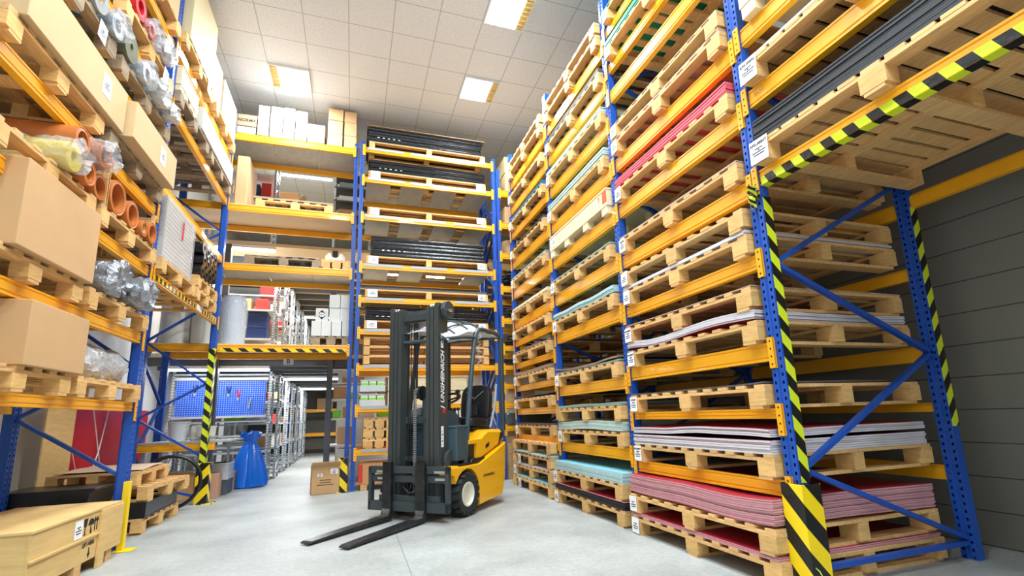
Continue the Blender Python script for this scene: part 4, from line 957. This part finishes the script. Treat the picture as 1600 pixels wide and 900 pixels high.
# pegboard workshop
pb = thing('pegboard', 'blue perforated tool board with hanging tools', 'pegboard', (-2.30, 10.40, 1.24))
MB().box(-.72, .74, 0, .02, 0, .34).build('lower_panel', peg_mat(), pb); MB().box(-.72, .74, -.0, .02, .345, .64).build('upper_panel', peg_mat(), pb)
MB().box(-.75, .77, -.02, .02, .65, .70).box(-.75, .77, -.02, .02, -.04, 0).build('frame', GALV2, pb)
for i, (x, z, nm, m_) in enumerate(((.28, .33, 'red handled pliers hanging on the blue board', INKR), (.47, .18, 'silver tool hanging low on the blue board', GALV), (.12, .40, 'black hand tool hanging on the blue board', BLACK), (-.42, .42, 'dark wrench hanging on the blue board left', BLACK))):
    t = thing('hand_tool', nm, 'tool', (-2.30 + x, 10.385, 1.24 + z))
    MB().tube([(-.03, 0, .14), (-.015, 0, .05), (0, 0, .0)], .009, 6).tube([(.03, 0, .14), (.015, 0, .05), (0, 0, .0)], .009, 6).build('handle', m_, t, smooth=True)
    MB().prism([(-.02, 0), (.02, 0), (.008, -.06), (-.008, -.06)], -.006, .006, 'y').build('jaw', GALV, t)
u = shelving('workshop shelving unit behind the bench with tools', (-3.1, 10.42, 0), 1.62, .45, 2.05, m=GALV2, zs=[.25, .55, .85, 1.12, 1.98])
for i, (x, w_, h_, m_, nm) in enumerate(((-2.9, .3, .08, CARDW, 'white'), (-2.5, .34, .07, GALV, 'grey steel'), (-2.1, .3, .09, GRNL, 'green'), (-1.75, .22, .16, SILV, 'silver'))):
    o = MB().box(-w_ / 2, w_ / 2, -.15, .15, 0, h_).jitter(.01, 6, i, 0).build('shelf_item', m_, None, (x, 10.62, 1.0 + .155 if False else 1.152), bevel=.01); tag(o, nm + ' item lying on the shelf below the tool board', 'item')
bn = thing('work_table', 'grey steel work table behind the left rack', 'table', (-2.86, 8.44, 0))
MB().box(0, 1.18, 0, .85, .835, .86).build('tabletop', DECK, bn); bm2 = beam_mesh(.96, .10)
link('front_rail', bm2, bn, (.0, -.0, .73))
for x, y in ((.06, .10), (.06, .79), (.98, .82)): MB().box(x - .02, x + .02, y - .02, y + .02, 0, .835).build('leg', GALV, bn)
wk = [('bucket', 'grey tilted bucket on the work table', (-2.40, 8.75)), ('paint_tub', 'white tub with red stains on the work table', (-2.12, 8.85))]
t = thing('bucket', wk[0][1], 'bucket', (-2.47, 8.8, .862)); MB().lathe([(.10, 0), (.14, .27), (.15, .27), (.15, .285), (.132, .285), (.095, .01), (0, .01)], 'z', 28).build('body', mat('bucket_grey', (206, 208, 210), .4), t, smooth=True)
MB().tube([(.14 * math.cos(a_), .14 * math.sin(a_) * .3 - .1, .26 - .1 * math.sin(a_)) for a_ in [PI * i / 10 for i in range(11)]], .004, 6).build('handle', GALV, t, smooth=True)
t = thing('paint_tub', wk[1][1], 'tub', (-2.12, 8.85, .862)); MB().lathe([(.12, 0), (.135, .19), (.145, .19), (.145, .21), (.0, .21)], 'z', 28).build('body', mat('tub_cream', (226, 224, 206), .4), t, smooth=True)
MB().lathe([(.122, .015), (.1265, .06), (.1265, .06)], 'z', 28).build('stain', mat('red_stain', (190, 60, 50), .6), t, smooth=True)
o = MB(); o.lathe([(.085, 0), (.1, .02), (.1, .2), (.085, .22), (.03, .22), (.03, 0)], 'z', 24, closed=True); o = o.build('wire_spool', WRL, None, (-2.28, 9.08, .862), smooth=True); tag(o, 'white wire spool behind the bucket on the work table', 'spool')
o = MB(); o.tube([(-.2, 0, .02), (-.1, .06, .04), (0, -.02, .03), (.12, .04, .05), (.2, 0, .02)], .02, 8); o = o.build('rag', GRYR, None, (-2.05, 8.6, .862), smooth=True); tag(o, 'grey rag lying on the work table edge', 'rag')
for i, (x, z, w_, h_, m_, nm, nmm) in enumerate(((-1.97, 0, .25, .22, mat('charcoal_bin', (84, 92, 98), .5), 'charcoal lower storage bin behind the striped post', 'storage_bin'), (-1.97, .225, .26, .26, GALV2, 'pale grey upper storage bin behind the striped post', 'storage_bin'))):
    o = MB().box(-w_ / 2, w_ / 2, -.2, .2, 0, h_).box(-w_ / 2 - .01, w_ / 2 + .01, -.21, .21, h_ - .03, h_).build(nmm, m_, None, (x, 9.35, z), bevel=.006); tag(o, nm, 'bin')
carton(.14, .3, .36, (-1.97, 8.95, 0), .05, 'slim brown carton left of the storage bins', m=mat('pinkish_carton', (196, 150, 122), .8))
carton(.13, .25, .30, (-1.93, 9.90, 0), 0, 'small brown carton left of the blue bag', m=CARD)
carton(.42, .42, .36, (-2.42, 8.95, 0), .05, 'brown carton on the floor under the work table', m=CARD, open_top=True)
carton(.34, .34, .26, (-2.72, 9.6, 0), 0, 'pale carton far under the work table', m=CARDP)

# ------------------------------------------------------------ the forklift  (x to its left side, -y towards the fork tips)
FA = math.radians(43.4)
FKL = thing('forklift', 'yellow and dark grey electric forklift parked with lowered forks', 'forklift', (.578, 5.65, 0), -FA)
def fork(x, r):
    m_ = MB().prism([(-.002, .04), (-.002, .62), (-.045, .62), (-.045, .075), (-.07, .062), (-1.06, .036), (-1.095, .022), (-1.095, .015), (-.02, .018)], -.06, .06, 'x')
    f_ = m_.build('fork', FORK, FKL, (x, 0, 0), bevel=.004); f_.rotation_euler.z = r
    MB().prism([(-.0465, .06), (-.0465, .13), (-.045, .13), (-.045, .075), (-.07, .0645), (-.16, .0615), (-.16, .0625), (-.072, .066)], -.055, .055, 'x').build('worn_heel', FORKT, f_, label='bare worn steel heel')
    tp = MB()
    return f_
fork(-.235, -.03); fork(.205, -.015)
m_ = MB().box(-.53, .53, .0, .05, .495, .565).box(-.53, .53, .02, .05, .40, .475).box(-.53, -.49, .0, .06, .10, .565).box(.49, .53, .0, .06, .10, .565).box(-.53, .53, .0, .06, .10, .20).box(-.40, .40, .03, .07, .20, .26)
for i in range(20): m_.box(-.5 + i * .0525, -.475 + i * .0525, .0, .02, .565, .573)
m_.build('fork_carriage', DKG, FKL, bevel=.003)
for x in (-.41, .36): MB().box(x, x + .13, -.004, .0, .50, .525).box(x, x + .12, .012, .019, .425, .45).build('warning_sticker', GALV, FKL)
def mast(sgn, name='mast_rail'):
    x0 = .175; o_ = []
    prof = [(0, .10), (.045, .10), (.045, .115), (.055, .115), (.055, .10), (.10, .10), (.10, .115), (.11, .115), (.11, .10), (.17, .10), (.17, .29), (.155, .29), (.155, .16), (.115, .16), (.115, .28), (.10, .28), (.10, .15), (.055, .15), (.055, .25), (.04, .25), (.04, .14), (.012, .14), (.012, .24), (0, .24)]
    m_ = MB().prism([(sgn * (x0 + x), y) for x, y in prof], .12, 2.34, 'z'); a_ = m_.build(name, DKG2, FKL)
    MB().box(sgn * .29 if sgn > 0 else -.35, .35 if sgn > 0 else -.29, .105, .30, 2.33, 2.385).box(*( (.175, .215) if sgn > 0 else (-.215, -.175)), .11, .27, 2.33, 2.36).build('rail_cap', DKG2, a_, bevel=.008)
    for x in (.235, .268): MB().lathe([(.022, -.011), (.026, -.006), (.026, .006), (.022, .011)], 'x', 18, (sgn * x, .128, 2.345)).build('roller', CHROME, a_, smooth=True)
    return a_
mL = mast(-1); mR = mast(1)
MB().box(-.19, .19, .17, .24, 2.19, 2.33).box(-.19, .19, .15, .17, 2.21, 2.30).build('cross_member', DKG, FKL, bevel=.006)
MB().box(-.19, .19, .20, .25, 1.02, 1.10).box(-.19, .19, .20, .26, .60, .66).box(-.19, .19, .18, .26, .13, .24).build('cross_member', DKG, FKL, bevel=.006)
MB().tube([(.08, .24, .14), (.08, .24, 1.32)], .035, 14).tube([(.08, .24, 1.0), (.08, .24, 1.36)], .042, 14).build('lift_cylinder', DKG, FKL, smooth=True)
MB().lathe([(.05, -.02), (.075, -.018), (.06, 0), (.075, .018), (.05, .02)], 'x', 20, (.03, .20, 1.37)).box(.0, .12, .18, .25, 1.30, 1.42).lathe([(.03, .05), (.085, .052), (.085, .07), (.03, .072)], 'x', 18, (.0, .20, 1.36)).build('chain_pulley', BLACK, FKL, smooth=True)
ch = MB()
for i in range(52): ch.box(-.012 if i % 2 else -.016, .022 if i % 2 else .026, .128, .142, .24 + i * .0225, .24 + i * .0225 + .015)
ch.build('lift_chain', mat('chain_steel', (140, 142, 142), .4, .3), FKL)
for x, y, r_, z1 in ((-.135, .2, .009, 2.3), (-.105, .2, .006, 2.3), (-.07, .22, .012, 2.3), (-.045, .22, .006, 2.3), (-.025, .21, .009, 2.3)):
    MB().tube([(x, y, .3 if x < -.06 else 1.3), (x, y, z1)], r_, 8).build('hydraulic_hose', BLACK, FKL, smooth=True)
MB().tube([(-.02, .1, .45), (-.1, .08, .34), (0, .05, .28), (.1, .08, .3), (.08, .1, .42)], .016, 8).tube([(.04, .09, .36), (.09, .07, .30), (.03, .06, .24), (-.03, .08, .28), (.0, .09, .38)], .014, 8).build('hydraulic_hose', BLACK, FKL, smooth=True)
MB().lathe([(.0, -.02), (.12, -.02), (.13, -.01), (.13, .02), (0, .02)], 'x', 28, (.375, .30, .60)).box(.34, .36, .2, .4, .45, .70).build('tilt_bracket', DKG, FKL, smooth=True)
MB().lathe([(.0, -.03), (.10, -.03), (.11, -.02), (.11, .03), (0, .03)], 'x', 8, (.40, .20, 2.30)).build('mast_bracket', DKG, FKL, bevel=.004)
MB().lathe([(.0, -.02), (.018, -.02), (.018, .05), (0, .05)], 'y', 10, (.45, .16, 2.29)).build('bolt', CHROME, FKL, smooth=True)
MB().tube([(.33, .40, .53), (.40, .34, .53)], .045, 12).build('tilt_cylinder', DKG, FKL, smooth=True)
# lettering up the outer face of the left rail
sd = .3455
lt = text_mesh('UNGHEINRICH', .098, .0006, .25, .002, 'LEFT'); lt.materials.append(PAPER)
xs = [v.co.x for v in lt.vertices]; wdt = max(xs); sc_ = .60 / wdt
o = bpy.data.objects.new('lettering', lt); COL.objects.link(o); o.parent = mR
Mr = Matrix(((0, 0, 1), (0, 1, 0), (-1, 0, 0)))
def onside(o, y, z, sx=1, sy=1, x=sd):
    # text x runs up, text y runs towards the mast front, normal +x
    o.matrix_local = Matrix(((0, 0, 1, x), (0, -sy, 0, y), (sx, 0, 0, z), (0, 0, 0, 1)))
onside(o, .185, 1.235, sc_, 1.0)
jt = text_mesh('J', .098, .0006, .25, .002, 'LEFT'); jt.materials.append(PAPER); o = bpy.data.objects.new('lettering', jt); COL.objects.link(o); o.parent = mR; onside(o, .185, 1.175, 1.0, 1.0)
MB().lathe([(0, 0), (.028, 0), (.028, .001), (0, .001)], 'x', 16, (sd, .212, 1.155)).build('red_dot', INKR, mR, label='red dot of the lettering')
for z0, z1 in ((.76, .985), (1.86, 2.03)):
    q = MB().box(sd, sd + .001, .15, .20, z0, z1).build('sticker', PAPER, mR, label='white sticker')
    mm = MB()
    for k in range(5): mm.box(sd + .001, sd + .0016, .165, .172 + .012 * (k % 2), z0 + .02 + k * .035, z0 + .036 + k * .035)
    mm.build('print_marks', INK, q)
# body
def loft(xs, fn, name, m_, bevel=0, parent=FKL, smooth=True, label=None):
    rings = [fn(x) for x in xs]; n_ = len(rings[0]); q = MB()
    vs = [(x, p[0], p[1]) for x, rg in zip(xs, rings) for p in rg]; fs = [tuple(range(n_ - 1, -1, -1)), tuple(range((len(xs) - 1) * n_, len(xs) * n_))]
    for i in range(len(xs) - 1):
        for k in range(n_): fs.append((i * n_ + k, i * n_ + (k + 1) % n_, (i + 1) * n_ + (k + 1) % n_, (i + 1) * n_ + k))
    q.add(vs, fs); return q.build(name, m_, parent, smooth=smooth, bevel=bevel, label=label)
WY, WR = .43, .235
arch = [(WY + .275 * math.cos(a_), WR + .275 * math.sin(a_)) for a_ in [math.radians(d) for d in (150, 130, 110, 90, 70, 50, 30, 10, -8)]]
XS = [-.505, -.49, -.45, -.36, -.2, 0, .2, .36, .45, .49, .505]
def bulge(x, k=.16): return k * (1 - min(1, abs(x) / .505) ** 3)
def low(x):
    e = max(0, (abs(x) - .45) / .055); b_ = bulge(x) ; q = -.02 * e
    return [(.12, .555 + q), (.12, .47), (.17, .45)] + arch + [(.705, .06 - q), (1.30 + b_ * .8 + q, .095 - q), (1.385 + b_ + q, .30), (1.42 + b_ + q, .60), (1.425 + b_ + q, .74), (1.36 + b_, .73 + q), (1.10, .65 + q), (.72, .545 + q), (.60, .545 + q), (.5, .545 + q)]
# wheel housing: side skirts carry the arch, the middle is solid in front of the axle
loft([.28, .45, .49, .505], low, 'side_skirt', FYEL); loft([-.505, -.49, -.45, -.28], low, 'side_skirt', FYEL)
def mid(x):
    b_ = bulge(x); return [(.70, .10), (1.30 + b_ * .8, .095), (1.384 + b_, .30), (1.419 + b_, .60), (1.424 + b_, .74), (1.2, .74), (.70, .545)]
loft([-.285, -.2, 0, .2, .285], mid, 'counterweight', FYEL)
def hood(x):
    e = max(0, (abs(x) - .40) / .07); b_ = bulge(x, .14); q = -.035 * min(1, e)
    return [(.72, .575), (1.10, .675), (1.36 + b_ + q, .755), (1.415 + b_ + q, .77), (1.41 + b_ + q, .86 + q), (1.37 + b_ + q, .905 + q), (1.0, .915 + q), (.92, .89 + q), (.84, .845 + q), (.54, .84 + q), (.54, .765), (.72, .765)]
loft([-.47, -.455, -.40, -.2, 0, .2, .40, .455, .47], hood, 'hood', FYEL)
MB().box(-.43, .43, .53, .74, .56, .762).build('battery_recess', BLACK, FKL)
MB().prism([(1.26, .66 + .05), (1.40, .80), (1.40, .875), (1.33, .865), (1.29, .80)], .4705, .4735, 'x').build('rear_light', mat('smoked_light', (70, 44, 30), .2), FKL)
MB().prism([(.93, .69), (1.02, .72), (1.02, .765), (.93, .735)], .4705, .474, 'x').build('vent_slot', BLACK, FKL)
tx = text_mesh('JUNGHEINRICH', .04, .0006, .2, .001, 'LEFT'); tx.materials.append(INK); o = bpy.data.objects.new('lettering', tx); COL.objects.link(o); o.parent = FKL
o.matrix_local = Matrix(((0, 0, 1, .5062), (1, 0, 0, .80), (0, 1, 0, .385), (0, 0, 0, 1)))
# floor, step, cowl, side panel
MB().box(-.45, .45, .30, .86, .50, .555).prism([(.30, .535), (.86, .535), (.90, .60), (.60, .60), (.56, .565), (.30, .565)], .30, .48, 'x').build('floor_plate', BLACK, FKL, bevel=.008)
MB().box(-.455, .455, .30, .53, .595, .965).box(-.46, .46, .29, .56, .955, .985).build('battery_box', DBL, FKL, bevel=.02)
MB().box(-.40, .40, .26, .34, .25, .6).build('front_bulkhead', BLACK, FKL)
loft([-.30, -.27, 0, .27, .30], lambda x: [(.31, .96), (.31, 1.12 - abs(x) * .1), (.38, 1.22 - abs(x) * .2), (.52, 1.20 - abs(x) * .2), (.60, 1.08), (.64, .96)], 'dashboard', DBL)
MB().tube([(.02, .60, 1.0), (.04, .64, 1.18), (.05, .70, 1.27)], [.09, .07, .05], 12).build('steering_column', BLACK, FKL, smooth=True)
def ring(c, r, tilt, rt, n_=28):
    return [(c[0] + r * math.cos(a_), c[1] + r * math.sin(a_) * math.cos(tilt), c[2] + r * math.sin(a_) * math.sin(tilt)) for a_ in [2 * PI * k / n_ for k in range(n_)]]
sw = MB().tube(ring((.05, .72, 1.30), .165, .45, 0), .016, 8, closed=True)
for a_ in (0.4, 2.5, 4.6): sw.tube([(.05, .70, 1.275), (.05 + .16 * math.cos(a_), .72 + .16 * math.sin(a_) * .9, 1.30 + .16 * math.sin(a_) * .43)], .012, 6)
sw.build('steering_wheel', BLACK, FKL, smooth=True)
MB().tube([(.22, .70, 1.29), (.22, .70, 1.37)], .014, 8).lathe([(0, 0), (.03, .01), (.03, .04), (0, .055)], 'z', 12, (.22, .70, 1.36)).build('steering_knob', BLACK, FKL, smooth=True)
for i in range(3): 
    MB().tube([(.30 - .05 * i, .60, 1.0), (.30 - .05 * i, .58, 1.16)], .008, 6).lathe([(0, 0), (.02, .01), (.02, .03), (0, .045)], 'z', 10, (.30 - .05 * i, .58, 1.15)).build('control_lever', BLACK, FKL, smooth=True)
# seat
st_ = bpy.data.objects.new('seat', None); 
SX, SY = .10, 1.10
def pad(w_, h_, d_, n_=5):
    q = MB(); N1 = 32; rings = []
    for k, (s_, dd) in enumerate(((.0, -.5), (.80, -.5), (.95, -.36), (1, 0), (.95, .36), (.80, .5), (0, .5))):
        rings.append([(w_ / 2 * s_ * math.copysign(abs(math.cos(a_)) ** .55, math.cos(a_)), dd * d_, h_ / 2 * s_ * math.copysign(abs(math.sin(a_)) ** .55, math.sin(a_))) for a_ in [2 * PI * i / N1 for i in range(N1)]])
    vs = [v for r_ in rings for v in r_]; fs = []
    for i in range(len(rings) - 1):
        for k in range(N1): fs.append((i * N1 + k, i * N1 + (k + 1) % N1, (i + 1) * N1 + (k + 1) % N1, (i + 1) * N1 + k))
    return q.add(vs, fs)
bk = pad(.46, .52, .12).build('seat_back', SEATM, FKL, (SX, SY + .27, 1.24), smooth=True); bk.rotation_euler.x = -.14
rb = MB()
for s_ in (-1, 1):
    for k in range(3): rb.tube([(s_ * .16, -.065, .13 - k * .05), (s_ * .05, -.07, .02 - k * .05), (s_ * .035, -.07, -.14)], .008, 6)
for k in range(-2, 3): rb.tube([(k * .025, -.068, -.02 - abs(k) * .01), (k * .025, -.068, -.16)], .007, 6)
rb.build('seat_ribs', SEATM, bk, smooth=True)
MB().tube([(-.13, -.064, .16), (0, -.068, .06), (.13, -.064, .16)], .006, 6).build('seat_piping', mat('seat_piping', (150, 152, 155), .4), bk, smooth=True)
ct = pad(.48, .48, .13).build('seat_cushion', SEATM, FKL, (SX, SY + .02, 1.0), smooth=True); ct.rotation_euler.x = PI / 2 - .06
MB().box(SX - .22, SX + .22, SY - .2, SY + .22, .90, .95).prism([(SY + .2, .92), (SY + .34, .93), (SY + .36, 1.1), (SY + .28, 1.1)], SX - .05, SX + .05, 'x').build('seat_base', BLACK, FKL, bevel=.01)
MB().tube([(SX + .24, SY + .2, .93), (SX + .26, SY + .3, 1.2), (SX + .25, SY + .38, 1.5)], .014, 6).build('seat_belt', mat('belt_grey', (170, 175, 180), .6), FKL, smooth=True)
# overhead guard
for s_ in (-1, 1):
    x = s_ * .43
    MB().tube([(x, .50, .50), (x, .56, .9), (x, .66, 1.5), (x, .76, 2.0), (x, .80, 2.10), (x * .98, .88, 2.165), (x * .95, 1.0, 2.185), (x * .95, 1.35, 2.185), (x * .96, 1.47, 2.16)], .029, 12).build('guard_leg', DBL, FKL, smooth=True)
    MB().box(x - .03, x + .03, 1.46, 1.52, .88, 2.15).build('guard_leg', DKG, FKL, bevel=.012)
    MB().tube([(x, .78, 2.05), (x, .5, 2.02), (x, .22, 1.97), (x * .9, .16, 1.96)], .022, 10).build('guard_rail', DBL, FKL, smooth=True)
MB().tube([(-.39, .16, 1.96), (.39, .16, 1.96)], .022, 10).build('guard_rail', DBL, FKL, smooth=True)
MB().tube([(-.41, 1.49, 2.15), (.41, 1.49, 2.15)], .025, 10).build('guard_rail', DBL, FKL, smooth=True)
def dome(x, y):
    zr = 1.955 + .21 * math.sin(max(0, min(1, (y - .15) / .8)) * PI / 2)
    return zr + .15 * (1 - (abs(x) / .43) ** 2.4) * max(0, min(1, (1.5 - y) / .5))
for i in range(5):
    x = -.30 + i * .15
    MB().tube([(x, y, dome(x, y)) for y in (.18, .3, .45, .65, .9, 1.15, 1.35, 1.47)], .011, 8).build('guard_bar', DKG, FKL, smooth=True)
for y in (.33, .62, .95):
    MB().tube([(x, y, dome(x, y) + .004) for x in [-.42 + .84 * k / 12 for k in range(13)]], .010, 8).build('guard_bar', DKG, FKL, smooth=True)
fm = MB(); nx, ny = 16, 18; vs = []
for j in range(ny + 1):
    for i in range(nx + 1):
        y = .15 + j / ny * 1.34; x = -.43 + i / nx * .86; vs.append((x, y, dome(x, y) - .025))
fm.add(vs, [(j * (nx + 1) + i, j * (nx + 1) + i + 1, (j + 1) * (nx + 1) + i + 1, (j + 1) * (nx + 1) + i) for j in range(ny) for i in range(nx)]); fm.jitter(.025, 6, 2).build('film_cover', FOIL, FKL, smooth=True, label='crumpled clear protective film')
fm = MB(); fm.add([(-.02 + .06 * (i % 2), .02 * math.sin(i), -.05 * i) for i in range(10)] + [(.03 + .06 * (i % 2), .02 * math.cos(i), -.05 * i) for i in range(10)], [(i, i + 1, 11 + i, 10 + i) for i in range(9)]); fm.build('film_strip', CLEAR, FKL, (.40, .86, 2.12), smooth=True, label='hanging shred of film')
MB().box(-.43, -.36, .30, .40, 1.86, 1.95).build('work_light', BLACK, FKL, bevel=.01)
# wheels
def wheel(x, y, r, w_, sgn):
    wl = bpy.data.objects.new('wheel', None); COL.objects.link(wl); wl.parent = FKL; wl.location = (x, y, r)
    a_ = w_ / 2
    MB().lathe([(r * .52, -a_ * .8), (r * .8, -a_), (r * .89, -a_ * .95), (r * .90, -a_ * .8), (r * .90, a_ * .8), (r * .89, a_ * .95), (r * .8, a_), (r * .52, a_ * .8)], 'x', 40, closed=True).build('tyre', RUB, wl, smooth=True)
    tr_ = MB(); nn = 17
    for k in range(nn):
        for s_ in (-1, 1):
            t0 = 2 * PI * (k + (.5 if s_ > 0 else 0)) / nn; d_ = .26
            pts = []
            for rr in (r * .88, r * 1.0):
                for (xx, tt) in ((s_ * .01, t0 - d_ / 2 + .10), (s_ * a_ * .97, t0 - d_ / 2), (s_ * a_ * .97, t0 + d_ / 2 - .02), (s_ * .01, t0 + d_ / 2 + .06)):
                    q = rr if abs(xx) < a_ * .5 else rr - r * .03
                    pts.append((xx, q * math.cos(tt), q * math.sin(tt)))
            tr_.add(pts, [(0, 1, 2, 3), (7, 6, 5, 4), (0, 4, 5, 1), (1, 5, 6, 2), (2, 6, 7, 3), (3, 7, 4, 0)])
            pts = []
            for xx, rr in ((s_ * a_ * .97, r * .97), (s_ * a_ * .97, r * .84)):
                for tt in (t0 - d_ / 2, t0 + d_ / 2 - .05):
                    for dx in (0, s_ * .008): pts.append((xx + dx, rr * math.cos(tt), rr * math.sin(tt)))
            tr_.add(pts, [(0, 1, 3, 2), (4, 6, 7, 5), (0, 4, 5, 1), (2, 3, 7, 6), (1, 5, 7, 3), (0, 2, 6, 4)])
    tr_.build('tread', RUB, wl)
    MB().lathe([(r * .54, sgn * a_ * .5), (r * .56, sgn * a_ * .92), (r * .50, sgn * a_ * .95), (r * .46, sgn * a_ * .80), (r * .44, sgn * a_ * .35), (r * .2, sgn * a_ * .30), (r * .18, sgn * a_ * .5), (0, sgn * a_ * .52)], 'x', 32).build('rim', RIM, wl, smooth=True)
    bo = MB()
    for k in range(5): bo.lathe([(0, sgn * a_ * .30), (.012, sgn * a_ * .30), (.012, sgn * a_ * .42), (0, sgn * a_ * .43)], 'x', 6, (0, r * .32 * math.cos(k * 1.2566), r * .32 * math.sin(k * 1.2566)))
    bo.build('wheel_bolts', GALV, wl)
wheel(.435, WY, WR, .185, 1); wheel(-.435, WY, WR, .185, -1); wheel(0, 1.22, .19, .14, 1)
MB().tube([(-.34, WY, WR), (.34, WY, WR)], .05, 12).box(-.1, .1, WY - .1, WY + .1, WR - .1, WR + .12).build('axle', BLACK, FKL, smooth=True)
print('objects', len(bpy.data.objects))
